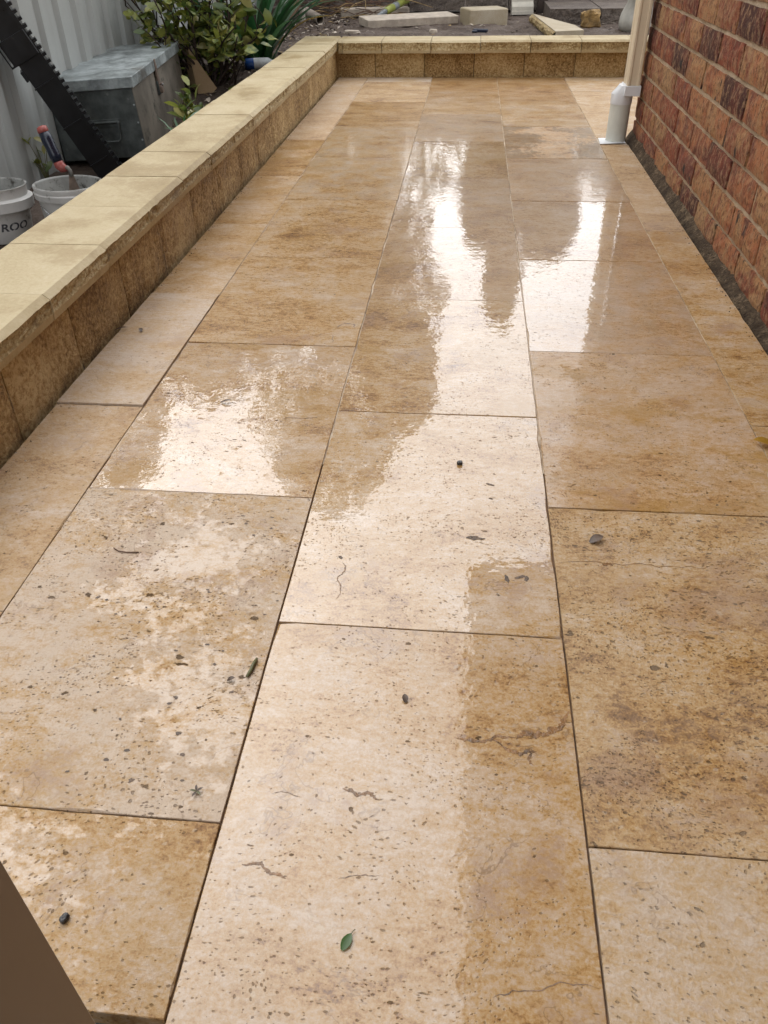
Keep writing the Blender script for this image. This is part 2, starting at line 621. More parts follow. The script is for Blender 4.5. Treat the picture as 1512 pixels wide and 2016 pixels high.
M['pvc_grey'] = simple('off_white_pvc', (.76, .77, .69), .42, .07, 9, .06, 80, dirt=((.30, .33, .22), .72))
M['pvc_old'] = simple('weathered_pvc', (.44, .37, .30), .5, .2, 15, .1, 80, dirt=((.16, .10, .07), .56))
M['bucket'] = simple('dirty_white_plastic', (.80, .78, .74), .45, .1, 10, .1, 60, dirt=((.26, .235, .20), .58))
M['bucket_in'] = simple('mortar_smeared_plastic', (.42, .42, .39), .6, .2, 16, .5, 60, dirt=((.09, .08, .065), .50))
M['letter'] = simple('grey_print', (.085, .085, .095), .5, .1, 40, 0, 60)
M['dry_mortar'] = simple('dried_mortar', (.24, .225, .20), .9, .3, 20, .7, 80, bdist=.006)
M['red_grip'] = simple('red_rubber', (.42, .095, .075), .45, .2, 60, .1, 120, dirt=((.42, .27, .23), .58))
M['blue_grip'] = simple('dark_blue_rubber', (.012, .018, .040), .30, .2, 60, .1, 120, dirt=((.16, .17, .2), .66))
M['brown_paint'] = simple('brown_painted_steel', (.37, .305, .235), .48, .07, 9, .04, 40)
M['timber'] = simple('weathered_timber', (.22, .145, .085), .75, .3, 20, .5, 70, bdist=.004)
M['timber_dark'] = simple('rotten_timber', (.055, .036, .026), .8, .4, 20, .6, 70, bdist=.005)
M['pale_stone'] = simple('pale_concrete', (.58, .49, .39), .8, .18, 18, .6, 120, bdist=.004, dirt=((.20, .165, .135), .60))
M['cream_block'] = simple('cream_stone', (.60, .555, .46), .75, .12, 18, .4, 120)
M['ochre_rock'] = simple('ochre_rock', (.36, .22, .075), .8, .4, 22, .9, 90, bdist=.008)
M['sack'] = simple('pale_sack', (.56, .53, .46), .55, .12, 16, .4, 60, bdist=.004, dirt=((.33, .30, .24), .60))
M['lime_tube'] = simple('olive_plastic', (.30, .33, .055), .4, .15, 20, .1, 60, dirt=((.14, .12, .08), .60))
M['grey_print'] = simple('dirty_grey_plastic', (.22, .235, .24), .5, .4, 50, .1, 90)
M['blue_plastic'] = simple('blue_plastic', (.015, .10, .42), .3, .1, 30, .05, 60)
M['navy_plastic'] = simple('navy_plastic', (.010, .016, .040), .35, .2, 30, .1, 60)
M['white_rag'] = simple('soiled_white_plastic', (.82, .85, .86), .5, .15, 40, .4, 90, dirt=((.30, .25, .17), .60))
M['straw'] = simple('dry_straw', (.40, .27, .11), .8, .35, 30, .2, 90)
M['twig'] = simple('brown_twig', (.13, .065, .035), .8, .3, 30, .3, 120)
M['bark'] = simple('dark_bark', (.060, .038, .028), .85, .35, 40, .6, 120, bdist=.003)
M['pebble'] = simple('dark_wet_pebble', (.03, .027, .027), .3, .3, 60, .3, 150)
M['soffit'] = simple('soffit_board', (.34, .31, .26), .7, .06, 3, .02, 40)
M['roof'] = simple('roof_tile', (.16, .085, .06), .7, .2, 4, .3, 40)
M['hole_dirt'] = simple('hole_dirt', (.13, .085, .055), .5, .5, 90, .8, 250)
M['vein'] = simple('vein_brown', (.22, .105, .030), .30, .6, 60, .5, 200)
M['vein_dark'] = simple('vein_dark', (.25, .155, .095), .4, .45, 60, .5, 200)


def make_leaf(name, c1, c2, edge=None, rough=.35):
    n = NT(name)
    rv = n.orand()
    co = n.obj()
    c = n.mix(n.step(n.math('ADD', n.math('MULTIPLY', rv, .7), n.math('MULTIPLY', n.noise(co, 30, 3, .5), .5)), .3, .85), c1, c2)
    if edge:
        c = n.mix(n.math('GREATER_THAN', n.n('ObjectInfo', out=5), .86), c, edge)
    n.set(Base_Color=c, Roughness=rough, Normal=n.bump(n.noise(co, 80, 3, .5), .15, .001))
    n.put(n.bsdf, 'Subsurface Weight', 0.0)
    # thin leaf: some light passes
    tr = n.t.nodes.new('ShaderNodeBsdfTranslucent')
    n.t.links.new(c, tr.inputs['Color'])
    mx = n.t.nodes.new('ShaderNodeMixShader')
    mx.inputs[0].default_value = .35
    out = n.t.nodes['Material Output']
    n.t.links.new(n.bsdf.outputs[0], mx.inputs[1])
    n.t.links.new(tr.outputs[0], mx.inputs[2])
    n.t.links.new(mx.outputs[0], out.inputs[0])
    return n.mat


M['shrub_leaf'] = make_leaf('shrub_leaf', (.085, .14, .030), (.32, .34, .065), (.46, .42, .16))
_n = NT('shrub_leaf_mass')
_c = _n.noise(_n.obj(), 26, 2, .6)
_cc = _n.ramp(_c, [(.34, (.06, .10, .022)), (.48, (.17, .215, .045)), (.62, (.36, .36, .075))])
M['shrub_leaf_mass'] = _n.set(Base_Color=_cc, Roughness=.4)
M['strap_leaf'] = make_leaf('strap_leaf', (.030, .11, .035), (.085, .20, .075), (.17, .28, .17), .3)
M['yellow_leaf'] = make_leaf('yellowed_leaf', (.42, .34, .03), (.48, .28, .04))
M['tree_leaf'] = make_leaf('tree_leaf', (.035, .060, .018), (.085, .11, .035))
M['fresh_leaf'] = make_leaf('fresh_leaf', (.050, .135, .022), (.070, .16, .030), rough=.3)
M['dead_leaf'] = simple('dead_leaf', (.085, .048, .026), .5, .35, 60, .3, 150)
M['olive_twig'] = simple('olive_twig', (.13, .125, .045), .5, .2, 60, .2, 150)

# ------------------------------------------------------------------ the ground
XL, XR = -.852, .735            # wall foot on the left, house face on the right
YB = 5.64                       # foot of the back wall


def soil_z(x, y):
    if y < 4.3:
        b = -.20
    elif y < 7.0:
        t = (y - 4.3) / 2.7
        b = -.20 + .30 * (1 - (1 - t) ** 2)
    else:
        b = .10
    if x > -1.0 and y > 5.7:
        b = max(b, .10)
    return b


mb = MB()
xs = [-60, -20, -8, -4, -2.3, 2.6, 6, 20, 60]
ys = [-60, -20, -6, -2.5, 12, 20, 40, 90]
mb.grid(lambda u, v: (xs[round(u * 8)], ys[round(v * 7)], -.32), 8, 7)
struct(mb.build('ground', M['soil']))

mb = MB()


def garden(u, v):
    x = -2.30 + u * 4.9
    y = 1.2 + v * 9.8
    z = soil_z(x, y)
    if x > -.88 and y < 5.78:
        z = -.27
    else:
        z += .016 * fbm(x * 5, y * 5) + .012 * fbm(x * 17, y * 17, 4) + .006 * nz(x * 60, y * 60)
    return (x, y, z)


mb.grid(garden, 150, 300)
struct(mb.build('garden_soil', M['soil'], smooth=True))

# concrete slab under and before the paving
mb = MB()
mb.box(-.84, .70, -2.4, 5.66, -.26, -.040)
mb.box(.70, 1.9, 4.20, 5.66, -.26, -.030)
struct(mb.build('concrete_slab', M['slab']))

# ------------------------------------------------------------------ the paving
paving = thing('patio_paving', '', '')
del paving['label'], paving['category']
paving['kind'] = 'structure'
CX = [-.8375, -.648, -.2400, .1650, .5800, .7045]
cols_def = {
    0: [.160, .7755, 1.3848, 1.995, 2.615, 3.225, 3.855, 4.480, 5.110, 5.632],
    1: [.272, .4707, 1.0913, 1.6989, 2.3048, 2.9068, 3.533, 4.1648, 4.796, 5.455, 5.632],
    2: [.177, .7874, 1.3968, 1.9984, 2.6058, 3.2215, 3.848, 4.4776, 5.1152, 5.632],
    3: [-.13, .4782, 1.0941, 1.7035, 2.3166, 2.9216, 3.5413, 4.1712, 4.8191, 5.632],
    4: [.17, .785, 1.395, 2.005, 2.600, 3.205, 3.802],
    5: [3.932, 4.53, 5.13, 5.632],
}
#           tone  wet  pits grey stain holes
TP = {
    (0, 0): (0.57, 0.3, .25, .1, .3, 0), (0, 1): (0.56, 0.18, .3, .1, .2, 0), (0, 2): (.22, -0.1, .12, .35, .0, 0),
    (0, 3): (0.42, 0.6, .4, .1, .5, 0), (0, 4): (0.48, 0.6, .4, .1, .6, 0), (0, 5): (0.77, 0.6, .3, .0, .8, 0),
    (0, 6): (0.75, 0, .3, .1, .3, 0), (0, 7): (0.57, 0, .3, .3, .0, 0), (0, 8): (0.45, 0, .2, .4, .0, 0),
    (1, 0): (0.57, 0.42, .4, .1, .2, .2), (1, 1): (0.04, 0.36, .62, 0.25, 0, .9), (1, 2): (0.55, .66, .45, .0, 0.7, .15),
    (1, 3): (0.62, 0.75, .5, .2, .3, 0), (1, 4): (0.64, 0.75, .6, .2, .2, .1), (1, 5): (0.45, 0.8, .4, .75, .1, 0),
    (1, 6): (0.57, 0.8, .3, .7, .1, 0), (1, 7): (0.86, 0.75, .3, .2, .2, 0), (1, 8): (0.82, 0.0, .3, .1, .4, 0), (1, 9): (.15, 0, .2, .3, .0, 0),
    (2, 0): (0.48, 0.8, .45, .25, .15, .02), (2, 1): (0.50, 1.0, .45, .0, .35, .05), (2, 2): (0.65, 1.1, .35, .1, 0.6, 0),
    (2, 3): (0.73, 0.95, .35, .2, .5, 0), (2, 4): (.62, 0.9, .2, .5, .0, 0), (2, 5): (0.78, 0.75, .2, .2, .5, 0),
    (2, 6): (0.68, 0.85, .2, .8, .1, 0), (2, 7): (0.63, 0.75, .2, .1, .7, 0), (2, 8): (0.82, 0.7, .1, .1, .2, 0),
    (3, 0): (0.36, 0.2, .22, .3, .15, 0), (3, 1): (0.81, 0.2, .95, .0, .1, .12), (3, 2): (0.42, 0.55, .55, 0.35, 0.7, 0),
    (3, 3): (.42, 1.0, .3, .6, .2, 0), (3, 4): (.62, 0.9, .3, .1, .2, 0), (3, 5): (0.70, 0.85, .3, .6, .1, 0),
    (3, 6): (0.70, 0.5, .2, .9, .0, 0), (3, 7): (0.53, 0.6, .2, .3, .5, 0), (3, 8): (0.75, 0.6, .2, .1, .4, 0),
    (4, 2): (0.55, 0.4, .1, 0.4, .3, 0), (4, 1): (0.66, 0.4, .1, 0.4, .3, 0), (4, 3): (0.67, 0.5, .08, .2, .0, 0), (4, 4): (0.75, 0.05, .2, .1, .2, 0), (4, 5): (0.77, 0.1, .2, .1, .2, 0),
    (5, 0): (0.64, 0, .1, .2, .0, 0), (5, 1): (0.65, 0, .1, .2, .0, 0), (5, 2): (0.56, 0, .1, .2, .0, 0),
}


def make_tile(x0, x1, y0, y1, seg=14):
    """a slab with arrised, slightly chipped edges; origin in the middle of its top"""
    rs = random.Random(int(x0 * 7919 + y0 * 104729))
    hx, hy = (x1 - x0) / 2 - .0009, (y1 - y0) / 2 - .0006
    per = []
    for sx, sy, ex, ey in ((-1, -1, 1, -1), (1, -1, 1, 1), (1, 1, -1, 1), (-1, 1, -1, -1)):
        for i in range(seg):
            t = i / seg
            per.append((hx * (sx + (ex - sx) * t), hy * (sy + (ey - sy) * t)))
    N = len(per)
    b = MB()
    top, mid = [], []
    for i, (x, y) in enumerate(per):
        d = .0004 + .0006 * rs.random() + (.0032 * rs.random() if rs.random() < .10 else 0)
        fx, fy = abs(x) > hx - 1e-6, abs(y) > hy - 1e-6
        j = .0007 * rs.random()
        ox = x - math.copysign(j, x) * fx
        oy = y - math.copysign(j, y) * fy
        mid.append((ox, oy, -d * 1.1))
        top.append((ox - math.copysign(d, x) * fx, oy - math.copysign(d, y) * fy, 0))
    bot = [(x, y, -.024) for x, y in per]
    b.add(top + mid + bot, [tuple(range(N))] + [(N + i, N + (i + 1) % N, (i + 1) % N, i) for i in range(N)] + [(2 * N + i, 2 * N + (i + 1) % N, N + (i + 1) % N, N + i) for i in range(N)])
    return b.mesh('tile', M['travertine'])


tiles = {}
for c, rows in cols_def.items():
    for r in range(len(rows) - 1):
        if c < 5:
            x0, x1 = CX[c], CX[c + 1]
        else:
            x0, x1 = CX[4], 1.9
        y0, y1 = rows[r], rows[r + 1]
        o = link('tile', make_tile(x0, x1, y0, y1, 14 if y0 < 2.4 else 7), paving)
        rs = random.Random(c * 100 + r)
        z = rs.uniform(-.0004, .0004)
        tx, ty = rs.gauss(0, .0009), rs.gauss(0, .0011)
        if (c, r) == (0, 2):
            z, tx, ty = .0035, -.002, 0
        o.location = ((x0 + x1) / 2, (y0 + y1) / 2, z)
        o.rotation_euler = (tx, ty, 0)
        p = TP.get((c, r), (.4, .4, .3, .2, .2, 0))
        for k, v in zip(('tone', 'wet', 'pits', 'grey', 'stain', 'holes'), p):
            o[k] = float(v)
        o['thin'] = {(2, 0): .30, (1, 1): .70, (1, 3): .55, (1, 4): .55, (1, 5): .5, (1, 6): .5, (1, 7): .6, (0, 3): .6, (0, 4): .6, (0, 5): .6, (2, 7): .4, (2, 8): .6, (3, 2): .72, (3, 7): .6, (3, 8): .6, (4, 3): .6, (4, 2): .5, (1, 0): .55, (0, 0): .5, (0, 1): .5, (3, 5): .4, (3, 1): .4, (3, 0): .4, (2, 6): .3}.get((c, r), 0.0)
        tiles[c, r] = o
# bed seen in open joints; pale sheet paints lit highlights into far ones
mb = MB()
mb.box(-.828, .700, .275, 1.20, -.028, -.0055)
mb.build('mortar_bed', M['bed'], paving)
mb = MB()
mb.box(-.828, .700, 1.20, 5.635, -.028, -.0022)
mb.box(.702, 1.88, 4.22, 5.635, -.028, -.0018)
mb.build('joint_highlight', M['joint_highlight'], paving)


# veins and open fissures in the near tiles: thin irregular ribbons of darker stone
def fissure(tile, pts, wdt, mat='vein', seed=1):
    rs = random.Random(seed)
    P = [Vector((x, y, 0)) for x, y in pts]
    # subdivide with jitter
    for _ in range(3):
        Q = [P[0]]
        for a, b_ in zip(P, P[1:]):
            l = (b_ - a).length
            m_ = (a + b_) / 2 + Vector((rs.uniform(-1, 1), rs.uniform(-1, 1), 0)) * l * .13
            Q += [m_, b_]
        P = Q
    b = MB()
    L, Rr = [], []
    n_ = len(P)
    for i, p in enumerate(P):
        t = (P[min(i + 1, n_ - 1)] - P[max(i - 1, 0)]).normalized()
        s = Vector((-t.y, t.x, 0))
        e = min(1, 4 * i / n_ + .15, 4 * (n_ - 1 - i) / n_ + .15)
        w1, w2 = wdt * e * rs.uniform(.2, 1.0) * .5, wdt * e * rs.uniform(.2, 1.0) * .5
        L.append(p + s * w1)
        Rr.append(p - s * w2)
    o = tile.location
    vs = [(q.x - o.x, q.y - o.y, .0004) for q in L + Rr]
    b.add(vs, [(n_ + i, n_ + i + 1, i + 1, i) for i in range(n_ - 1)])
    return b.build('fissure', M[mat], tile)


def blob(tile, x, y, rx, ry, mat='hole_dirt', seed=1, ang=0, name='hole'):
    rs = random.Random(seed)
    b = MB()
    n_ = 13
    o = tile.location
    vs = []
    for k in range(n_):
        a = 2 * math.pi * k / n_
        r_ = rs.uniform(.6, 1.15)
        px, py = math.cos(a) * rx * r_, math.sin(a) * ry * r_
        vs.append((x - o.x + px * math.cos(ang) - py * math.sin(ang), y - o.y + px * math.sin(ang) + py * math.cos(ang), .0005))
    b.add(vs, [tuple(range(n_))])
    return b.build(name, M[mat], tile)


t20, t21, t30, t31, t12, t13 = tiles[2, 0], tiles[2, 1], tiles[3, 0], tiles[3, 1], tiles[1, 2], tiles[1, 3]
fissure(t20, [(.1615, .660), (.150, .636), (.128, .622), (.105, .622), (.093, .612)], .0125, 'vein', 3)
fissure(t20, [(.093, .614), (.072, .616), (.045, .604), (.020, .607)], .0065, 'vein', 4)
fissure(t20, [(.060, .610), (.085, .594), (.098, .590), (.108, .596), (.117, .596)], .0075, 'vein', 5)
fissure(t20, [(.112, .594), (.106, .584), (.112, .576)], .0045, 'vein', 6)
fissure(t20, [(-.110, .525), (-.092, .519), (-.075, .521), (-.066, .514)], .0075, 'vein', 8)
fissure(t20, [(-.155, .510), (-.17, .514), (-.19, .512)], 0.0014, 'vein_dark', 9)
fissure(t20, [(-.205, .425), (-.185, .428), (-.172, .418), (-.155, .414)], .006, 'vein', 10)
fissure(t20, [(-.10, .418), (-.08, .424), (-.055, .426)], 0.0012, 'vein_dark', 11)
fissure(t20, [(.160, .335), (.12, .336), (.09, .327), (.060, .318)], 0.0017, 'vein_dark', 12)
fissure(t31, [(.172, .95), (.21, .955), (.25, .953), (.30, .957), (.36, .953), (.42, .966)], .0022, 'vein', 13)
fissure(t31, [(.24, .948), (.245, .952), (.255, .949)], .011, 'vein', 14)
fissure(t13, [(-.42, 1.93), (-.36, 1.965), (-.31, 1.985), (-.26, 2.00)], 0.0016, 'vein_dark', 15)
fissure(t13, [(-.30, 1.80), (-.285, 1.83), (-.262, 1.825), (-.255, 1.80)], 0.0074, 'vein_dark', 16)
fissure(tiles[1, 3], [(-.30, 1.715), (-.305, 1.76)], .003, 'vein_dark', 17)
fissure(t12, [(-.345, 1.36), (-.31, 1.36), (-.27, 1.372)], .0042, 'vein', 18)
fissure(t12, [(-.475, 1.41), (-.465, 1.415), (-.455, 1.41)], 0.0037, 'vein_dark', 19)
fissure(t21, [(-.165, .925), (-.158, .905), (-.168, .890), (-.160, .868), (-.164, .84)], .0035, 'vein', 20)
blob(t21, .038, 1.001, .011, .0065, seed=1)
blob(t21, .052, 1.000, .006, .003, seed=2)
blob(t21, .090, .906, .004, .010, seed=3, ang=.2)
blob(t21, .112, .912, .010, .004, seed=4, ang=.4)
blob(t21, .120, .908, .004, .006, seed=5)
blob(t21, .068, 1.155, .008, .003, seed=6, ang=-.4)
blob(t21, -.170, .936, .006, .0035, seed=7, ang=-.8)
for i, (x, y, a) in enumerate([(-.48, .783, .004), (-.465, .781, .0035), (-.44, .80, .0035), (-.36, .845, .0045), (-.357, .84, .0035), (-.44, .77, .003), (-.52, .815, .005), (-.505, .811, .004), (-.25, .83, .0045), (-.262, .80, .0035), (-.33, .735, .0045), (-.305, .725, .0045), (-.31, .70, .004), (-.37, .72, .004), (-.345, .64, .005), (-.35, .63, .0045), (-.275, .655, .0045), (-.45, .64, .004), (-.405, .60, .004), (-.325, .585, .005), (-.38, .555, .005), (-.31, .555, .0045), (-.40, .54, .004), (-.44, .52, .0045), (-.36, .515, .005), (-.30, .52, .004), (-.49, .90, .004), (-.41, 1.0, .004), (-.38, 1.01, .0045), (-.35, 1.03, .0045), (-.34, 1.01, .005), (-.30, 1.03, .004), (-.295, 1.0, .004), (-.32, .98, .005), (-.48, .70, .004), (-.51, .66, .0035)]):
    blob(tiles[1, 1], x, y, a * rnd(.55, .95), a * rnd(.35, .6), seed=100 + i, ang=rnd(-.6, .6))

# ------------------------------------------------------------------ low retaining wall, left run and back run
wall = thing('retaining_wall', 'low L-shaped sandstone block wall with pale capping edging the wet patio', 'retaining wall')
PITCH_B = .3055


def rough_block(L, H, D, seed, amp=.007, lo=-.06):
    """block with a split front face; local: x along the run, y = 0 split face (facing -y), z up"""
    nu, nv = 16, 9
    b = MB()

    def f(u, v):
        x, z = u * L - L / 2, lo + v * (H - lo)
        e = min(u, 1 - u) * L / .012
        e2 = min(1.0, max(0.0, e))
        d = amp * (.5 * fbm(x * 14 + seed, z * 14, seed) + .5 * fbm(x * 38 + seed, z * 38, seed, 3)) * (.35 + .65 * e2)
        return (x, -abs(d) * .2 - d * .8 + (1 - e2) * .004, z)
    b.grid(f, nu, nv)
    b.add([(-L / 2, .004, lo), (L / 2, .004, lo), (L / 2, .004, H), (-L / 2, .004, H), (-L / 2, D, lo), (L / 2, D, lo), (L / 2, D, H), (-L / 2, D, H)],
          [(0, 4, 7, 3), (1, 2, 6, 5), (3, 7, 6, 2), (4, 5, 6, 7)])
    return b.mesh('block', M['block_split'])


def cap_mesh(L, seed, D=.235, H=.056):
    """capping stone; local: x along the run, split face at y = 0 (facing -y), top at z = H"""
    b = MB()
    nu = 22
    prof = [(D, H), (.013, H), (.0125, H - .0005), (0, H - .010)]

    # smooth top with arris
    def e_(u):
        return u * L - L / 2
    b.add([(-L / 2, D, H), (L / 2, D, H), (L / 2, .0135, H), (-L / 2, .0135, H)], [(3, 2, 1, 0)], 0)
    rough = []

    def ch(u, v):           # top chamfer
        x = e_(u)
        w = .0015 * nz(x * 30, seed)
        return (x, .0135 * (1 - v) + w * v, H - .011 * v + w * v)
    b.grid(lambda u, v: ch(u, 1 - v), nu, 1, 0)

    def rf(u, v):
        x = e_(u)
        k = math.sin(math.pi * v) ** .6
        w = .0015 * nz(x * 30, seed)
        d = (.0008 + .0042 * fbm(x * 26 + seed, v * 2.2, seed, 3) + .0034 * nz(x * 90, v * 6, seed)) * k
        z = H - .011 + w - (H - .011 - .016 + w) * v
        return (x, d + .002 * k + w * (1 - v), z)
    b.grid(lambda u, v: rf(u, 1 - v), nu, 6, 1)

    def lo(u, v):
        x = e_(u)
        return (x, .003 * v, .016 * (1 - v))
    b.grid(lambda u, v: lo(u, 1 - v), nu, 1, 0)
    b.add([(-L / 2, .003, 0), (L / 2, .003, 0), (L / 2, D, 0), (-L / 2, D, 0), (-L / 2, .0135, H), (L / 2, .0135, H), (L / 2, D, H), (-L / 2, D, H), (-L / 2, 0, H - .011), (L / 2, 0, H - .011), (-L / 2, 0, .016), (L / 2, 0, .016)],
          [(0, 3, 2, 1), (2, 3, 7, 6), (0, 10, 8, 4, 7, 3), (1, 2, 6, 5, 9, 11)], 0)
    o = b.mesh('cap', [M['cap_smooth'], M['cap_split_shaded']])
    return o


ROT_L = (0, 0, R(90))      # run along +Y, split face turned to +X
G = .0035
blk = [rough_block(PITCH_B - G, .150, .19, s) for s in (1.3, 5.7, 9.1, 14.9)]
capm = [cap_mesh(PITCH_B - G, s) for s in (2.2, 6.1, 11.4, 17.7)]
y = 1.262 - 4 * PITCH_B
k = 0
while y < YB - .02:
    y1 = y + PITCH_B
    if y1 > YB - .1:
        y1 = YB + .02
        me = rough_block(y1 - y - G, .150, .19, 31.0)
    else:
        me = blk[(k * 7) % 4]
    o = link('block', me, wall, (XL, (y + y1) / 2, 0), ROT_L)
    k += 1
    y = y1
x = -.872 + .268
xs_ = [-.872, -.604]
while xs_[-1] < 1.8:
    xs_.append(xs_[-1] + .311)
for i in range(len(xs_) - 1):
    L = xs_[i + 1] - xs_[i]
    link('block', rough_block(L - G, .150, .19, 40 + i * 3.3), wall, ((xs_[i] + xs_[i + 1]) / 2, YB, 0))
# caps: left run, then the corner, then the back run
CZ = .152
y = 1.470 - 5 * .305
k = 0
while y < 5.28:
    link('cap', capm[(k * 5 + k // 3) % 4], wall, (-.836 + rnd(-.0015, .0015), y + .1525, CZ - .003 + rnd(-.0012, .0012)), (0, 0, R(90) + rnd(-.004, .004)))
    y += .305
    k += 1
YC = y
link('cap', cap_mesh(YB - .052 - YC - G + .236, 23.1), wall, (-.836, (YC + YB - .052 + .236) / 2, CZ), ROT_L)
xs_ = [-.832, -.802, -.556]
while xs_[-1] < 1.8:
    xs_.append(xs_[-1] + .3045)
for i in range(len(xs_) - 1):
    L = xs_[i + 1] - xs_[i]
    link('cap', cap_mesh(L - G, 60 + i * 4.7, H=.068), wall, ((xs_[i] + xs_[i + 1]) / 2, YB - .052 + rnd(-.001, .001) - (.0 if i else -.012), CZ - .015 + rnd(-.0012, .0012)))

# ------------------------------------------------------------------ the house
HY1 = 3.945                     # far corner
HY0 = -2.4
house = thing('brick_house', 'red and brown brick house wall rising beside the right edge of the patio', 'house', (XR, HY1, 0))
CH, BL, MJ = .0889, .2469, .0128


def brick_mesh(L, seed, H=CH - MJ, D=.10):
    """face in the plane x = 0 looking to -x; length along y, origin in the middle of the face"""
    rs = random.Random(seed)
    b = MB()
    nu, nv = 6, 3
    jit = [[rs.uniform(-.0018, .0014) for _ in range(nu + 1)] for _ in range(nv + 1)]

    def f(u, v):
        i, j = round(u * nu), round(v * nv)
        rim = (i in (0, nu)) or (j in (0, nv))
        return (jit[j][i] + (.0035 if rim else 0), (u - .5) * L + rs.uniform(-.0012, .0012) * (1 if i in (0, nu) else 0), (v - .5) * H + rs.uniform(-.0016, .0016) * (1 if j in (0, nv) else 0))
    b.grid(lambda u, v: f(1 - u, v), nu, nv)
    h, l = H / 2, L / 2
    rim = [j * (nu + 1) + i for j, i in [(0, i) for i in range(nu + 1)] + [(j, nu) for j in range(1, nv + 1)] + [(nv, i) for i in range(nu - 1, -1, -1)] + [(j, 0) for j in range(nv - 1, 0, -1)]]
    base = len(b.v)
    for q in rim:
        p = b.v[q]
        b.v.append((D, p[1], p[2]))
    n_ = len(rim)
    for i in range(n_):
        b.f.append((rim[i], base + i, base + (i + 1) % n_, rim[(i + 1) % n_]))
        b.m.append(0)
    return b.mesh('brick', M['brick'])


bricks_full = [brick_mesh(BL - MJ, 11 + i) for i in range(7)]
bricks_end_half = [brick_mesh(BL / 2 + .045 - MJ, 41 + i) for i in range(3)]
bricks_end_full = [brick_mesh(BL + .045 - MJ, 51 + i) for i in range(3)]
HZ = 2.55
rest = MB()
nb = 0
rb = random.Random(5)
for kc in range(-1, 28):
    zc = .0806 + CH * (kc + .5)
    odd = (kc % 2 == 0)
    y = HY1
    first = True
    while y > HY0:
        L = (BL / 2 if (first and odd) else BL) + (.045 if first else 0)
        yc = y - L / 2
        near = kc <= 8 and yc > 1.05 and nb < 297
        if near:
            me = rb.choice((bricks_end_half if odd else bricks_end_full) if first else bricks_full)
            o = link('brick', me, house, (rb.uniform(-.0018, .0018), yc - HY1, zc + rb.uniform(-.001, .001)), (0, 0, rb.uniform(-.004, .004)))
            o['char'] = 1.0 if rb.random() < .42 else (.35 if rb.random() < .3 else 0.0)
            nb += 1
        else:
            rest.box(.0, .09, yc - HY1 - L / 2 + MJ / 2, yc - HY1 + L / 2 - MJ / 2, zc - (CH - MJ) / 2, zc + (CH - MJ) / 2)
        y -= L
        first = False
    # return wall at the far corner
    x = .1
    while x < 5:
        rest.box(x + MJ, x + BL, -.09, .0, zc - (CH - MJ) / 2, zc + (CH - MJ) / 2)
        x += BL
o = stuff(rest.build('brick_courses', M['brick'], house))
o['char'] = .3
# mortar body, its face a few millimetres behind the bricks
mb = MB()


def mface(u, v):
    y_, z_ = HY0 + u * (HY1 - .005 - HY0), -.06 + v * (HZ + .06)
    return (.0082 + .0022 * fbm(y_ * 30, z_ * 30) + .0016 * nz(y_ * 90, z_ * 90), y_ - HY1, z_)


mb.grid(lambda u, v: mface(1 - u, v), 420, 130)
mb.box(.02, 5.0, HY0 - HY1, -.012, -.06, HZ)
mb.build('mortar', M['mortar'], house)
# rough concrete edge at the foot of the bricks
mb = MB()


def foot(u, v):
    y_ = 1.0 + u * (HY1 - 1.0)
    top = .012 + .016 * (y_ - 1.85) / 1.45
    pr = [(-.0275, -.030), (-.026, -.006), (-.015, top * .30), (-.006, top * .75), (.004, top + .004)][round(v * 4)]
    a = .010 * fbm(y_ * 19, v * 5, 2) + .008 * nz(y_ * 75, v * 9)
    return (pr[0] + a * .45 * (v > .1), y_ - HY1, pr[1] + a * (.9 if v > .1 else 0) - .002)


mb.grid(lambda u, v: foot(1 - u, v), 320, 4)
mb.build('footing', M['footing'], house, smooth=True)
# eaves over the patio
EX = .140 - XR                  # outer edge of the gutter
EY = 3.86
mb = MB()
mb.box(EX + .10, .02, HY0 - HY1, EY - HY1, HZ - .05, HZ - .035)
mb.build('soffit', M['soffit'], house)
mb = MB()
mb.box(EX + .085, EX + .10, HY0 - HY1, EY - HY1, HZ - .06, HZ + .12)
mb.box(EX + .10, 5.0, EY - HY1 - .02, EY - HY1, HZ - .06, HZ + .12)
mb.build('fascia', M['cream_metal'], house)
mb = MB()
mb.box(EX, EX + .083, HY0 - HY1, EY - HY1 + .01, HZ - .03, HZ + .08)
mb.build('gutter', M['cream_metal'], house)
mb = MB()
mb.add([(EX + .05, HY0 - HY1, HZ + .125), (EX + .05, EY - HY1, HZ + .125), (5.0, EY - HY1, HZ + 1.9), (5.0, HY0 - HY1, HZ + 1.9), (EX + .05, HY0 - HY1, HZ + .15), (EX + .05, EY - HY1, HZ + .15), (5.0, EY - HY1, HZ + 1.925), (5.0, HY0 - HY1, HZ + 1.925)],
       [(0, 1, 2, 3), (7, 6, 5, 4), (0, 4, 5, 1), (1, 5, 6, 2), (2, 6, 7, 3), (3, 7, 4, 0)])
mb.build('roof', M['roof'], house)

# ------------------------------------------------------------------ downpipe at the house corner
PY = 3.868
dp = thing('downpipe', 'cream rectangular downpipe set in a white pipe at the house corner', 'downpipe', (.657, PY, 0))
mb = MB()
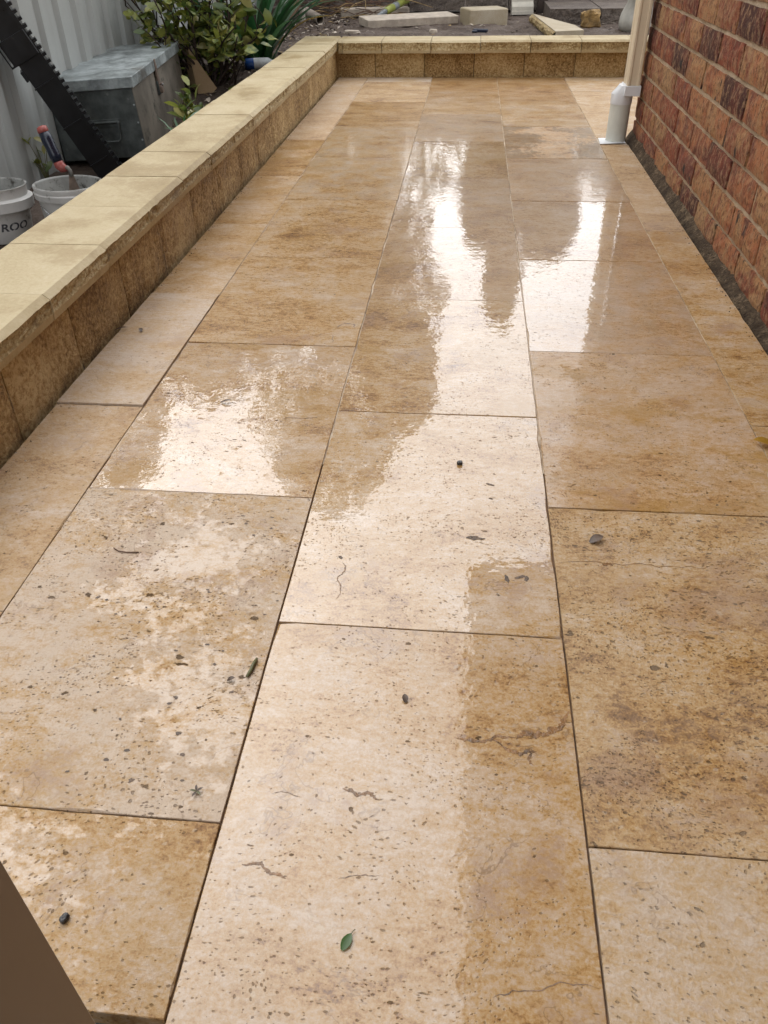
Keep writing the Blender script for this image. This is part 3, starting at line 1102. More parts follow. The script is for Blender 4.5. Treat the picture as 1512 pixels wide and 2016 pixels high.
# fluted rectangular pipe, 54 mm wide and 100 mm deep, with a shallow groove down each face
px0, px1, py0, py1 = .006, .0595, -.040, .064
outline = [(px0 + .004, py0), (px0 + .011, py0), (px0 + .014, py0 + .004), (px0 + .019, py0 + .004), (px1 - .019, py0 + .004), (px1 - .014, py0 + .004), (px1 - .011, py0), (px1 - .003, py0), (px1, py0 + .003),
           (px1, py1 - .003), (px1 - .003, py1), (px0 + .003, py1), (px0, py1 - .003), (px0, py0 + .070), (px0 + .003, py0 + .066), (px0 + .003, py0 + .040), (px0, py0 + .036), (px0, py0 + .004)]
nO = len(outline)
mb.add([(x, y, .19) for x, y in outline] + [(x, y, 2.50) for x, y in outline], [(i, (i + 1) % nO, nO + (i + 1) % nO, nO + i) for i in range(nO)])
mb.build('rectangular_pipe', M['cream_metal'], dp)
mb = MB()
mb.cbox(.000, .0655, -.047, .070, .186, .225, .0015)
mb.build('collar', M['pvc_white'], dp)
mb = MB()
# shoulder that steps from the collar to the round pipe
n_ = 28
ring = []
for kk in range(n_):
    a = 2 * math.pi * kk / n_
    ring.append((-.000 + .0455 * math.cos(a), .012 + .0455 * math.sin(a)))
vs = [(x, y, .150) for x, y in ring] + [(x, y, .190) for x, y in ring] + [(max(.0, min(.0655, x * .75 + .028)) if x > -.02 else x * .35, max(-.047, min(.07, y * 1.0)), .2245 if x > -.02 else .222) for x, y in ring]
fs = []
for j in range(2):
    for kk in range(n_):
        k2 = (kk + 1) % n_
        fs.append((j * n_ + kk, j * n_ + k2, (j + 1) * n_ + k2, (j + 1) * n_ + kk))
fs.append(tuple(2 * n_ + kk for kk in range(n_)))
mb.add(vs, fs)
o = mb.build('adaptor', M['pvc_white'], dp)
flat_by_angle(o, 35)
mb = MB()
mb.lathe([(.0435, -.02), (.0435, .152)], (0, .012, 0), 32)
o = mb.build('round_pipe', M['pvc_grey'], dp, smooth=True)
mb = MB()
mb.add([(-.076, -.066, .0008), (.036, -.040, .0008), (.046, .055, .0008), (-.070, .052, .0008), (-.076, -.066, .0026), (.036, -.040, .0026), (.046, .055, .0026), (-.070, .052, .0026)],
       [(4, 5, 6, 7), (0, 1, 5, 4), (1, 2, 6, 5), (2, 3, 7, 6), (3, 0, 4, 7)])
mb.build('base_collar', M['pvc_white'], dp)

stub = thing('pipe_stub', 'pale upright PVC pipe barely entering the picture at its right edge', 'pipe', (.603, 1.205, 0))
mb = MB()
mb.lathe([(.041, 0), (.044, .003), (.044, .11), (.0405, .11), (.0405, .02)], n=28)
mb.build('round_pipe', M['pvc_grey'], stub, smooth=True)
mb = MB()
mb.lathe([(.0445, .085), (.0475, .087), (.0475, .118), (.041, .118)], n=28)
mb.build('coupling', M['pvc_white'], stub, smooth=True)

# ------------------------------------------------------------------ near post at the lower left
post = thing('brown_post', 'smooth brown square post cutting across the lower left corner', 'post', (-.258, .222, -.03))
mb = MB()
mb.cbox(-.075, 0, -.070, .005, 0, 2.45, .0025)
mb.build('shaft', M['brown_paint'], post)
mb = MB()
mb.cbox(-.079, .004, -.074, .009, 2.45, 2.475, .003)
mb.build('cap_plate', M['brown_paint'], post)

# ------------------------------------------------------------------ steel fence on the left
FX = -2.085
fence = thing('sheet_fence', 'pale grey ribbed steel sheet fence on the left behind the tool chest', 'fence', (FX, 1.2, -.25))


def fence_sheet(y0, y1, h, name, par, ox=0.0):
    b = MB()
    P = .205
    prof = []
    y = y0
    while y < y1 - .001:
        prof += [(y, 0), (y + .095, 0), (y + .112, .024), (y + .188, .024), (y + .205, 0)]
        y += P
    n_ = len(prof)
    b.add([(ox + d, yy, 0) for yy, d in prof] + [(ox + d, yy, h) for yy, d in prof], [(i, i + 1, n_ + i + 1, n_ + i) for i in range(n_ - 1)])
    b.add([(ox + d - .0012, yy, 0) for yy, d in prof] + [(ox + d - .0012, yy, h) for yy, d in prof], [(i + 1, i, n_ + i, n_ + i + 1) for i in range(n_ - 1)])
    return b.build(name, M['fence'], par)


ys_ = -3.0
while ys_ < 10.6:
    fence_sheet(ys_, ys_ + .82, 1.78, 'fence_sheet', fence, rnd(0, .0025))
    ys_ += .82
mb = MB()
mb.box(-.03, .05, -3.0, 10.7, 1.76, 1.82)
mb.build('top_rail', M['fence'], fence)

bfence = thing('back_fence', 'grey steel sheet fence across the far end of the garden', 'fence', (-2.1, 11.9, -.1), (0, 0, R(-90)))
ys_ = 0.0
while ys_ < 9:
    fence_sheet(ys_, ys_ + .82, 1.8, 'fence_sheet', bfence)
    ys_ += .82

# ------------------------------------------------------------------ galvanised tool chest
chest = thing('tool_chest', 'weathered galvanised steel tool chest with a hinged lid beside the fence', 'tool chest', (-1.626, 4.182, -.150))
chest.rotation_euler = Matrix(((1, 0, 0), (0, 1, 0), (0, 0, 1))).to_euler()
c_, s_ = math.cos, math.sin
yaw_, pit_, rol_ = .071, .039, -.055
chest.rotation_euler = (Matrix.Rotation(yaw_, 3, 'Z') @ Matrix.Rotation(pit_, 3, 'X') @ Matrix.Rotation(rol_, 3, 'Y')).to_euler()
CW, CL, CHH, LH = .441, .981, .367, .050
mb = MB()
mb.cbox(-CW, 0, 0, CL, 0, CHH - LH + .02, .003)
# near end takes the shade-darkened steel, long side the browner dirty one
b2 = MB()
me = mb.mesh('body', [M['galv_dark'], M['galv_brown']])
for p in me.polygons:
    p.material_index = 1 if p.normal.x > .5 else 0
body = link('body', me, chest)
mb = MB()
mb.cbox(-CW - .012, .012, -.012, CL + .012, CHH - LH, CHH, .003)
lid = mb.build('lid', M['galv'], chest)
mb = MB()
mb.cbox(.012, .0145, .415, .440, CHH - .028, CHH + .002, .001)
mb.cbox(.006, .0155, .412, .441, CHH - .125, CHH - .026, .001)
mb.build('hasp', M['rust'], chest)
mb = MB()
mb.cbox(.0005, .012, .405, .450, CHH - .165, CHH - .100, .002)
mb.build('latch_plate', M['galv_dark'], chest)
mb = MB()
mb.tube([(.014, .420, CHH - .115), (.030, .420, CHH - .112), (.030, .436, CHH - .112), (.014, .436, CHH - .115)], .0035, 8)
mb.cbox(.010, .028, .412, .444, CHH - .158, CHH - .122, .004)
mb.build('padlock', M['rust'], chest)
mb = MB()
mb.lathe([(0, .009), (.006, .007), (.009, 0), (.006, -.007), (0, -.009)], (.026, .430, CHH - .118), 12)
mb.build('lock_pin', M['steel'], chest, smooth=True)
mb = MB()
mb.cbox(-.275, -.100, -.004, .0005, .150, .185, .001)
mb.tube([(-.265, -.008, .17), (-.262, -.016, .168), (-.258, -.020, .10), (-.245, -.022, .085), (-.125, -.022, .085), (-.112, -.020, .10), (-.108, -.016, .168), (-.105, -.008, .17)], .005, 8)
mb.tube([(-.268, -.008, .172), (-.105, -.008, .172)], .0065, 8)
mb.build('handle', M['galv_dark'], chest)
mb = MB()
for zz in (.08, .16, .24):
    mb.lathe([(0, .003), (.004, .002), (.005, 0)], (0, 0, 0), 8, mat=Matrix.Translation((-.012, -.0005, zz)) @ Matrix.Rotation(R(90), 4, 'X'))
mb.build('rivets', M['galv'], chest)

# the chest sits on two bearers
for i, (yy, lab) in enumerate(((4.30, 'near timber bearer under the grey tool chest'), (4.95, 'far timber bearer under the grey tool chest'))):
    mb = MB()
    mb.cbox(-.24, .24, -.045, .045, -.05, .022, .004)
    tag(mb.build('timber_bearer', M['timber_dark'], None, loc=(-1.86, yy, -.175 + (.035 if i else 0))), lab, 'timber block')

# ------------------------------------------------------------------ black drain channel leaning on the fence
A = Vector((-1.72, 3.93, -.205))
B = Vector((-2.035, 3.72, .60))
ax = (B - A).normalized()
Ltot = 1.02
side = Vector((.86, .42, 0))
side = (side - ax * side.dot(ax)).normalized()          # towards the grated edge
nrmv = ax.cross(side).normalized()
if nrmv.y > 0:
    nrmv = -nrmv
mt = Matrix((side, nrmv, ax)).transposed().to_4x4()
mt.translation = A
ch_ = thing('drain_channel', 'black plastic slotted drain channel leaning upright against the grey fence', 'drain channel')
ch_.matrix_world = mt
WD = .118
mb = MB()
# local x: across (grate at +x), y: towards the viewer, z: along
mb.box(-WD / 2, WD / 2 - .012, .0, .004, 0, Ltot)          # near side wall
mb.box(-WD / 2, -WD / 2 + .004, -.10, .0, 0, Ltot)
mb.box(-WD / 2, WD / 2 - .012, -.10, -.096, 0, Ltot)
mb.build('channel_body', M['black_plastic'], ch_)
for i in range(5):
    z_ = .11 + i * .19
    mb = MB()
    mb.box(-WD / 2 - .004, WD / 2 - .020, .004, .011, z_, z_ + .006)
    mb.build('rib', M['black_plastic'], ch_)
mb = MB()
mb.box(WD / 2 - .022, WD / 2 - .004, -.104, .010, 0, Ltot)
mb.build('rim', M['black_plastic'], ch_)
mb = MB()
z_ = .01
while z_ < Ltot:
    mb.box(WD / 2 - .004, WD / 2 + .013, -.030, .006, z_, z_ + .013)
    z_ += .030
mb.build('grate_bars', M['black_plastic'], ch_)
mb = MB()
z0 = .60
for a_, b_, c_0, c_1 in ((-WD / 2 - .032, -WD / 2, z0, z0 + .006), (-WD / 2 - .032, -WD / 2, z0 + .098, z0 + .104), (-WD / 2 - .032, -WD / 2 - .027, z0 + .006, z0 + .098), (-WD / 2 - .018, -WD / 2 - .012, z0 + .006, z0 + .098)):
    mb.box(a_, b_, -.01, .008, c_0, c_1)
mb.build('joining_bracket', M['black_plastic'], ch_)
mb = MB()
mb.cbox(-WD / 2 - .012, WD / 2 - .01, .004, .0125, .60, .704, .002)
mb.cbox(-WD / 2 - .014, -WD / 2 - .001, -.06, .004, .53, .575, .003)
mb.build('outlet_boss', M['black_plastic'], ch_)

# ------------------------------------------------------------------ buckets


def bucket(name, label, x, y, rot, style):
    t = thing(name, label, 'bucket', (x, y, -.205), (rnd(-.03, .03), rnd(-.03, .03), rot), 'builder\'s buckets behind the low wall')
    H, Rt, Rb = .205, .128, .104
    mb = MB()
    if style == 0:      # straight neck above a wide collar
        prof = [(0, .004), (Rb, .004), (Rb + .004, .010), (Rt - .010, H - .082), (Rt + .010, H - .080), (Rt + .011, H - .044), (Rt - .006, H - .037), (Rt - .005, H - .005), (Rt - .002, H)]
    else:
        prof = [(0, .004), (Rb, .004), (Rb + .004, .010), (Rt - .007, H - .046), (Rt + .003, H - .044), (Rt + .005, H - .024), (Rt + .001, H - .019), (Rt + .004, H - .006), (Rt + .003, H)]
    mb.lathe(prof, n=44)
    o = mb.build('shell', M['bucket'], t)
    flat_by_angle(o, 30)
    mb = MB()
    ri = Rt - .004 if style else Rt - .008
    mb.lathe([(prof[-1][0], H), (ri, H + .001), (ri - .003, H - .006), (Rb - .002, .07)], n=44)
    mb.build('inner_wall', M['bucket_in'], t, smooth=True)
    mb = MB()
    mb.lathe([(Rb + .004, .072), (.06, .078), (.02, .074), (0, .076)], n=24)
    mb.build('mortar_residue', M['dry_mortar'], t, smooth=True)
    mb = MB()
    rr = Rt + .010
    pts = [(rr * math.cos(a), -.02 - .10 * math.sin(a) ** 1.0 - .0, H - .065 - .075 * math.sin(a)) for a in [math.pi * i / 16 for i in range(17)]]
    pts = [(rr * math.cos(a), rr * .93 * -math.sin(a), H - .058 - .10 * math.sin(a)) for a in [math.pi * i / 16 for i in range(17)]]
    mb.tube(pts, .0022, 6)
    mb.build('wire_handle', M['steel'], t, smooth=True)
    return t


bk1 = bucket('bucket', 'white bucket with grey lettering cut off by the left edge of the picture', -1.842, 3.045, R(205), 0)
bk2 = bucket('bucket', 'mortar-smeared white bucket with a red and blue handled trowel standing in it', -1.552, 3.085, R(60), 1)
# lettering wrapped round the near face of the first bucket
cu = bpy.data.curves.new('lettering', 'FONT')
cu.body = 'ROO'
cu.size = .043
cu.shear = .18
cu.space_character = 1.02
cu.resolution_u = 3
cu.offset = .0012
tmp = bpy.data.objects.new('lettering_curve', cu)
col.objects.link(tmp)
dg = bpy.context.evaluated_depsgraph_get()
me = bpy.data.meshes.new_from_object(tmp.evaluated_get(dg))
bpy.data.objects.remove(tmp)
me.name = 'lettering'
rot1 = bk1.rotation_euler.z
for v in me.vertices:
    # start azimuth chosen on the side that faces the patio
    zz = .054 + v.co.y * .95
    rad_ = .1045 + (.118 - .1045) * (zz / .125) + .0016
    a = R(-66) + v.co.x * 1.15 / .112 - rot1
    v.co = (rad_ * math.cos(a), rad_ * math.sin(a), zz)
me.materials.append(M['letter'])
link('lettering', me, bk1)

# ------------------------------------------------------------------ trowel with a red and dark blue grip
tr = thing('trowel', 'red and dark blue handled gauging trowel standing in the white bucket', 'trowel', (0, 0, 0))
H0, H1 = Vector((-1.578, 3.12, .050)), Vector((-1.622, 3.135, .190))
mb = MB()
d_ = (H1 - H0)
pts = [H0 + d_ * t_ for t_ in (.14, .3, .5, .7, .88)]
mb.tube(pts, [.019, .022, .021, .023, .020], 14)
mb.build('grip', M['blue_grip'], tr, smooth=True)
mb = MB()
mb.tube([H0 + d_ * .85, H0 + d_ * .92, H0 + d_ * 1.0, H0 + d_ * 1.03], [.0195, .0215, .019, .009], 14)
mb.build('grip_end', M['red_grip'], tr, smooth=True)
mb = MB()
mb.tube([H0 + d_ * .16, H0 + d_ * .06, H0 + Vector((.010, 0, -.004)), H0 + Vector((.028, -.006, -.004))], [.0175, .020, .018, .010], 14)
mb.build('grip_collar', M['red_grip'], tr, smooth=True)
mb = MB()
mb.tube([H0 + Vector((.022, -.004, -.003)), H0 + Vector((.034, -.01, .002)), H0 + Vector((.042, -.012, -.008)), H0 + Vector((.043, -.012, -.030))], .0075, 8)
mb.build('tang', M['dry_mortar'], tr, smooth=True)
mb = MB()
c0 = H0 + Vector((.043, -.014, -.024))
w_ = Vector((.020, .012, 0))
nn = Vector((-.5, .86, 0)) * .0018
outl = [c0 - w_ * .35, c0 + w_ * .35, c0 + w_ * 1.1 + Vector((0, 0, -.08)), c0 + w_ * .9 + Vector((.004, 0, -.135)), c0 - w_ * .9 + Vector((.004, 0, -.135)), c0 - w_ * 1.1 + Vector((0, 0, -.08))]
mb.prism(outl, None, nn)
mb.build('blade', M['rust'], tr)

# ------------------------------------------------------------------ stone wedge beside the chest
mb = MB()
W0 = Vector((-1.675, 5.22, 0))
pr = [(-1.675, 5.235, .212), (-1.530, 5.235, .000), (-1.620, 5.235, -.075), (-1.648, 5.235, -.085)]
mb.prism([Vector(p) for p in pr], None, Vector((-.062, .075, .004)))
tag(mb.build('stone_wedge', M['tan_board']), 'tan sandstone wedge propped upright against the far end of the tool chest', 'stone offcut')

# ------------------------------------------------------------------ shrub
def leaf_mesh(L, W, curl, name, mat, nseg=3, fold=.12):
    b = MB()
    vs, fs = [], []
    for i in range(nseg + 1):
        t = i / nseg
        w = W * math.sin(math.pi * min(1, (t * .93 + .07))) ** .8 * .5
        z = curl * L * math.sin(t * 1.6) - .35 * curl * L * t * t
        vs += [(-w, t * L, z + fold * w), (0, t * L, z), (w, t * L, z + fold * w)]
    for i in range(nseg):
        a = i * 3
        fs += [(a, a + 1, a + 4, a + 3), (a + 1, a + 2, a + 5, a + 4)]
    b.add(vs, fs)
    return b.mesh(name, mat, True)


leafs = [leaf_mesh(.075, .044, c, 'leaf', M['shrub_leaf']) for c in (.1, .25, -.1, .35)] + [leaf_mesh(.060, .042, .2, 'leaf', M['shrub_leaf'])]
shrub = thing('leafy_shrub', 'bushy shrub with small yellow-green leaves and many bare stems behind the chest', 'shrub', (-1.60, 5.42, -.04))
rs = random.Random(21)
tips = []
for i in range(34):
    a = rs.uniform(0, 2 * math.pi)
    lean = rs.uniform(.05, .85)
    h_ = rs.uniform(.45, .85)
    base = Vector((rs.gauss(0, .05), rs.gauss(0, .05), -.08))
    dirv = Vector((math.cos(a) * lean, math.sin(a) * lean * .8, 1)).normalized()
    if i < 5:
        dirv = Vector((-rs.uniform(.45, .9), rs.uniform(-.45, .15), 1)).normalized()
    pts = []
    p = base.copy()
    for s in range(9):
        pts.append(p.copy())
        dirv = (dirv + Vector((rs.gauss(0, .12), rs.gauss(0, .12), rs.gauss(0, .05)))).normalized()
        p = p + dirv * h_ / 8
    mb = MB()
    mb.tube(pts, [.010 - .0008 * q for q in range(9)], 6)
    # side shoots
    for q in range(3, 9):
        if rs.random() < .75:
            sd_ = (dirv + Vector((rs.uniform(-1, 1), rs.uniform(-1, 1), rs.uniform(-.3, .6)))).normalized()
            e = pts[q] + sd_ * rs.uniform(.06, .18)
            mb.tube([pts[q], (pts[q] + e) / 2 + Vector((0, 0, .01)), e], [.004, .003, .0018], 5)
            tips.append((pts[q], e))
        tips.append((pts[q - 1], pts[q]))
    mb.build('stem', M['bark'], shrub, smooth=True)
rs.shuffle(tips)


def place_leaf(par, p, dirv, meshes, s, rs_, roll=None):
    q = dirv.to_track_quat('Y', 'Z')
    o = bpy.data.objects.new('leaf', rs_.choice(meshes))
    col.objects.link(o)
    o.parent = par
    o.location = p
    e = q.to_matrix() @ Matrix.Rotation(rs_.uniform(-.8, .8) if roll is None else roll, 3, 'Y')
    o.rotation_euler = e.to_euler()
    o.scale = (s, s, s)
    return o


cnt = 0
for k in range(2600):
    a_, b_ = tips[k % len(tips)]
    t = rs.uniform(.2, 1.0)
    p = a_.lerp(b_, t)
    w = p + Vector(shrub.location)
    if p.z < .20 and rs.random() < .90:
        continue
    if p.z > .50 and rs.random() < .93:
        continue
    if cnt >= 298:
        break
    d = Vector((rs.uniform(-1, 1), rs.uniform(-1.2, .7), rs.uniform(-.35, .75))).normalized()
    place_leaf(shrub, p, d, leafs, rs.uniform(.8, 1.5), rs)
    cnt += 1
# the upper crown, above the picture's edge
mb = MB()
for k in range(900):
    p = Vector((rs.gauss(0, .30), rs.gauss(.05, .28), rs.uniform(.55, 1.15)))
    d = Vector((rs.uniform(-1, 1), rs.uniform(-1, 1), rs.uniform(-.5, .6))).normalized()
    s = Vector((rs.uniform(-1, 1), rs.uniform(-1, 1), rs.uniform(-1, 1)))
    s = (s - d * s.dot(d)).normalized() * .018
    mb.add([p, p + d * .03 + s, p + d * .06, p + d * .03 - s], [(0, 1, 2, 3)])
for k in range(620):
    a_, b_ = tips[(k * 7) % len(tips)]
    p = a_.lerp(b_, rs.uniform(.2, 1.1)) + Vector((rs.gauss(0, .04), rs.gauss(0, .04), rs.gauss(0, .03)))
    if p.z < .22 and rs.random() < .8:
        continue
    d = Vector((rs.uniform(-1, 1), rs.uniform(-1.2, .7), rs.uniform(-.35, .75))).normalized()
    s = Vector((rs.uniform(-1, 1), rs.uniform(-1, 1), rs.uniform(-.4, .4)))
    s = (s - d * s.dot(d)).normalized()
    up_ = d.cross(s) * .006
    L = rs.uniform(.05, .095)
    W = L * .30
    mb.add([p, p + d * L * .35 + s * W + up_, p + d * L * .7 + s * W * .8 + up_, p + d * L, p + d * L * .7 - s * W * .8 + up_, p + d * L * .35 - s * W + up_, p + d * L * .5],
           [(0, 6, 1), (1, 6, 2), (2, 6, 3), (3, 6, 4), (4, 6, 5), (5, 6, 0)])
stuff(mb.build('upper_foliage', M['shrub_leaf_mass'], shrub))

# ------------------------------------------------------------------ strap-leaved clump
clump = thing('strap_leaf_plant', 'clump of long arching dark green strap leaves by the wall corner', 'plant', (-1.42, 5.92, .03))
rs = random.Random(4)
for i in range(42):
    a = rs.uniform(-2.6, 1.3) if i > 8 else rs.uniform(-1.4, .6)
    L = rs.uniform(.60, 1.0)
    W = rs.uniform(.034, .052)
    el = rs.uniform(.95, 1.5)
    p = Vector((rs.gauss(0, .03), rs.gauss(0, .03), -.03))
    dirh = Vector((math.cos(a), math.sin(a), 0))
    sidev = Vector((-math.sin(a), math.cos(a), 0))
    b = MB()
    vs = []
    n_ = 10
    e = el
    for s in range(n_ + 1):
        t = s / n_
        w = W * .5 * (1 - t ** 4) * (.65 + .35 * min(1, t * 4)) + .001
        vs += [p - sidev * w + Vector((0, 0, w * .3)), p.copy(), p + sidev * w + Vector((0, 0, w * .3))]
        e -= rs.uniform(.05, .17) * (.5 + 1.1 * t)
        p = p + (dirh * math.cos(e) + Vector((0, 0, math.sin(e)))) * L / n_
        if p.z < -.03:
            p.z = -.03
    fs = []
    for s in range(n_):
        q = s * 3
        fs += [(q, q + 1, q + 4, q + 3), (q + 1, q + 2, q + 5, q + 4)]
    b.add(vs, fs)
    b.build('leaf', M['yellow_leaf'] if i in (12, 29) else M['strap_leaf'], clump, True)

# weeds between chest and wall
wl_m = [leaf_mesh(.05, .022, c, 'leaf', M['shrub_leaf']) for c in (.2, .4)]
for i, (x, y, n_, sc, lab, cat) in enumerate([
        (-1.33, 4.05, 22, 1.7, 'leafy green weed growing against the wall beside the chest', 'weed'),
        (-1.42, 4.42, 16, 1.4, 'small pale green weed in front of the tan stone wedge', 'weed'),
        (-1.28, 3.76, 18, 1.4, 'tuft of bright green grass blades beside the wall near the chest', 'grass tuft'),
        (-2.03, 3.86, 10, 1.0, 'little weed at the fence foot behind the trowel handle', 'weed')]):
    z = soil_z(x, y)
    t = thing('weed' if cat == 'weed' else 'grass_tuft', lab, cat, (x, y, z))
    rs = random.Random(50 + i)
    mb = MB()
    for q in range(n_):
        a = rs.uniform(0, 6.28)
        hgt = rs.uniform(.05, .22) * sc
        tip = Vector((math.cos(a) * .05, math.sin(a) * .05, hgt))
        mb.tube([(0, 0, -.02), tip * .5 + Vector((0, 0, .02)), tip], [.003, .002, .001], 5)
        for w in range(2):
            d = Vector((math.cos(a + w * 2.2), math.sin(a + w * 2.2), rs.uniform(.1, .8))).normalized()
            place_leaf(t, tip * rs.uniform(.6, 1), d, wl_m if cat == 'weed' else [leaf_mesh(.09, .008, .3, 'leaf', M['strap_leaf'])], rs.uniform(.7, 1.3) * sc, rs)
    mb.build('stems', M['olive_twig'], t)

# ------------------------------------------------------------------ garden litter
rs = random.Random(77)
mb = MB()
mats_l = [M['dead_leaf'], M['straw'], M['bark'], M['pale_stone']]


def litter(x, y, sc, mi, lift=0):
    z = soil_z(x, y) + .016 * fbm(x * 5, y * 5) + .012 * fbm(x * 17, y * 17, 4) + .006 * nz(x * 60, y * 60) + .004 + lift
    a = rs.uniform(0, 6.28)
    l_, w_ = sc * rs.uniform(.5, 1.3), sc * rs.uniform(.15, .5)
    u = Vector((math.cos(a), math.sin(a), rs.uniform(-.35, .35))) * l_
    v = Vector((-math.sin(a), math.cos(a), rs.uniform(-.5, .5))) * w_
    c = Vector((x, y, z))
    hh = Vector((0, 0, sc * .12))
    mb.add([c - u - v * .6, c - v + u * .3, c + u, c + v * .9, c - u * .7 + v, c + hh + u * .1], [(0, 1, 5), (1, 2, 5), (2, 3, 5), (3, 4, 5), (4, 0, 5)], mi)


for k in range(3600):
    if rs.random() < .55:
        x, y = rs.uniform(-2.0, -1.05), rs.uniform(4.3, 9.0)
    else:
        x, y = rs.uniform(-1.6, 1.5), rs.uniform(5.95, 8.8)
    dens = 1.0 if x < -.9 else .16
    if rs.random() > dens:
        continue
    litter(x, y, rs.uniform(.010, .030), rs.choice((0, 0, 0, 2, 2, 1, 0, 3)) if rs.random() < .9 else 3)
stuff(mb.build('leaf_litter', mats_l))
o = bpy.data.objects['leaf_litter']
tag(o, 'brown dead leaves, bark chips and pebbles over the garden soil', 'leaf litter')
mb = MB()
for k in range(150):
    x, y = rs.gauss(-1.12, .28), rs.uniform(8.0, 9.3)
    a = rs.uniform(-.6, .6) + (0 if rs.random() < .7 else 1.3)
    z = soil_z(x, y) + rs.uniform(.01, .14)
    d = Vector((math.cos(a), math.sin(a), rs.uniform(-.3, .3))) * rs.uniform(.05, .22)
    c = Vector((x, y, z))
    mb.tube([c - d, c + Vector((0, 0, .015)), c + d], [.003, .004, .0015], 5, mi=rs.choice((0, 1, 1)))
stuff(tag(mb.build('twig_pile', [M['straw'], M['twig']]), 'heap of dry brown twigs and straw near the far garden wall', 'twigs'))

# ------------------------------------------------------------------ dark block wall at the far end of the garden
gw = thing('garden_wall', 'dark weathered split-block retaining wall across the far end of the garden', 'garden wall', (0, 8.62, .10))


def dark_block(L, H, D, seed):
    me = rough_block(L, H, D, seed, amp=.016, lo=0)
    me.materials.clear()
    me.materials.append(M['dark_split'])
    return me


edges = [-1.9, -1.5, -1.05, -.60, -.08, .31, .70, 1.08, 1.48, 1.9]
for row in range(3):
    sh = .19 if row % 2 else 0
    for i in range(len(edges) - 1):
        L = edges[i + 1] - edges[i]
        link('block', dark_block(L - .012, .188, .2, row * 20 + i * 2.7), gw, ((edges[i] + edges[i + 1]) / 2 + sh, row * .012, row * .192 + .02))
for i, (x0, x1) in enumerate(((.62, 1.02), (1.03, 1.5))):
    link('block', dark_block(x1 - x0, .115, .95, 90 + i), gw, ((x0 + x1) / 2, -1.00, -.01))

# ------------------------------------------------------------------ loose pieces on the far garden soil
mb = MB()
m_ = Matrix.Translation((-.53, 7.62, .108)) @ Matrix.Rotation(R(26), 4, 'Z') @ Matrix.Rotation(R(4), 4, 'X')
mb.cbox(-.40, .40, -.115, .115, 0, .058, .004, mat=m_)
tag(mb.build('concrete_plank', M['pale_stone']), 'long pale concrete plank lying on the soil under the olive tube', 'concrete slab')
mb = MB()
m_ = Matrix.Translation((.085, 7.72, .085)) @ Matrix.Rotation(R(19), 4, 'Z')
mb.cbox(-.165, .165, -.13, .13, 0, .125, .008, mat=m_)
tag(mb.build('stone_block', M['offcut']), 'squared yellowish sandstone block lying on the soil beyond the wall', 'stone block')
# broken capping piece
bc = thing('broken_cap', 'broken triangular capping stone with a rough split edge lying on the soil', 'capping stone', (.60, 7.0, .06))
poly = [(-.115, .74, .105), (-.02, -.50, .100), (.20, -.28, .085), (.16, .02, .09)]
mb = MB()
mb.prism([Vector((x_, y_, z_ - .075)) for x_, y_, z_ in poly], None, (0, 0, .075))
mb.build('slab', M['offcut'], bc)
mb = MB()


def sp_(u, v):
    a0, a1 = Vector(poly[0]), Vector(poly[1])
    p = a0.lerp(a1, u)
    k = math.sin(math.pi * v) ** .6
    d_ = .022 * k + .010 * fbm(u * 22, v * 4, 3) * k + .002
    return (p.x - d_, p.y, p.z - .004 - .070 * v)


mb.grid(lambda u, v: sp_(u, 1 - v), 34, 6)
mb.build('split_face', M['cap_split_shaded'], bc)
# cream stepped block on end
mb = MB()
m_ = Matrix.Translation((.425, 8.36, .10)) @ Matrix.Rotation(R(6), 4, 'Z') @ Matrix.Rotation(R(-8), 4, 'X')
stp = [(0, 0), (-.085, 0), (-.085, .025), (-.075, .028), (-.075, .060), (-.045, .10), (-.045, .24), (0, .24)]
mb.prism([m_ @ Vector((-.095, y, z)) for y, z in stp], None, (m_.to_3x3() @ Vector((.19, 0, 0))))
tag(mb.build('moulded_block', M['cream_block']), 'cream moulded stone block standing on end against the dark garden wall', 'stone block')
mb = MB()
mb.cbox(-.045, .045, -.03, .03, 0, .42, .004, mat=Matrix.Translation((.60, 8.42, .05)) @ Matrix.Rotation(R(3), 4, 'Y'))
tag(mb.build('timber_stake', M['timber_dark']), 'brown timber stake upright in front of the dark garden wall', 'stake')
# ochre rock


def rock(name, mat, c, s, seed, label, cat):
    b = MB()
    nu, nv = 14, 9

    def f(u, v):
        th, ph = u * 2 * math.pi, v * math.pi
        d = Vector((math.cos(th) * math.sin(ph), math.sin(th) * math.sin(ph), math.cos(ph)))
        q = Vector((max(-.75, min(.75, d.x)), max(-.75, min(.75, d.y)), max(-.72, min(.72, d.z))))
        k = 1 + .22 * nz(d.x * 1.6 + seed, d.y * 1.6, d.z * 1.6) + .10 * nz(d.x * 5 + seed, d.y * 5, d.z * 5)
        return (q.x * s[0] * k * 1.3, q.y * s[1] * k * 1.3, q.z * s[2] * k * 1.3)
    b.grid(lambda u, v: f(u, 1 - v), nu, nv)
    o = b.build(name, M[mat], None, loc=c)
    return tag(o, label, cat)


rock('ochre_rock', 'ochre_rock', (.915, 7.36, .155), (.075, .06, .062), 3, 'ochre yellow rough rock behind the broken capping stone', 'rock')
rock('pale_stone', 'pale_stone', (-.30, 7.02, .112), (.03, .02, .016), 5, 'small pale stone just beyond the back wall, in front of the concrete plank', 'stone')
rock('pale_stone', 'pale_stone', (-.93, 7.03, .110), (.06, .03, .014), 9, 'flat pale stone left of the concrete plank\'s near end', 'stone')
rock('pebble_stone', 'pale_stone', (-1.19, 5.75, .035), (.035, .03, .022), 13, 'rounded pebble on the leaf litter by the wall near the blue bottle', 'stone')

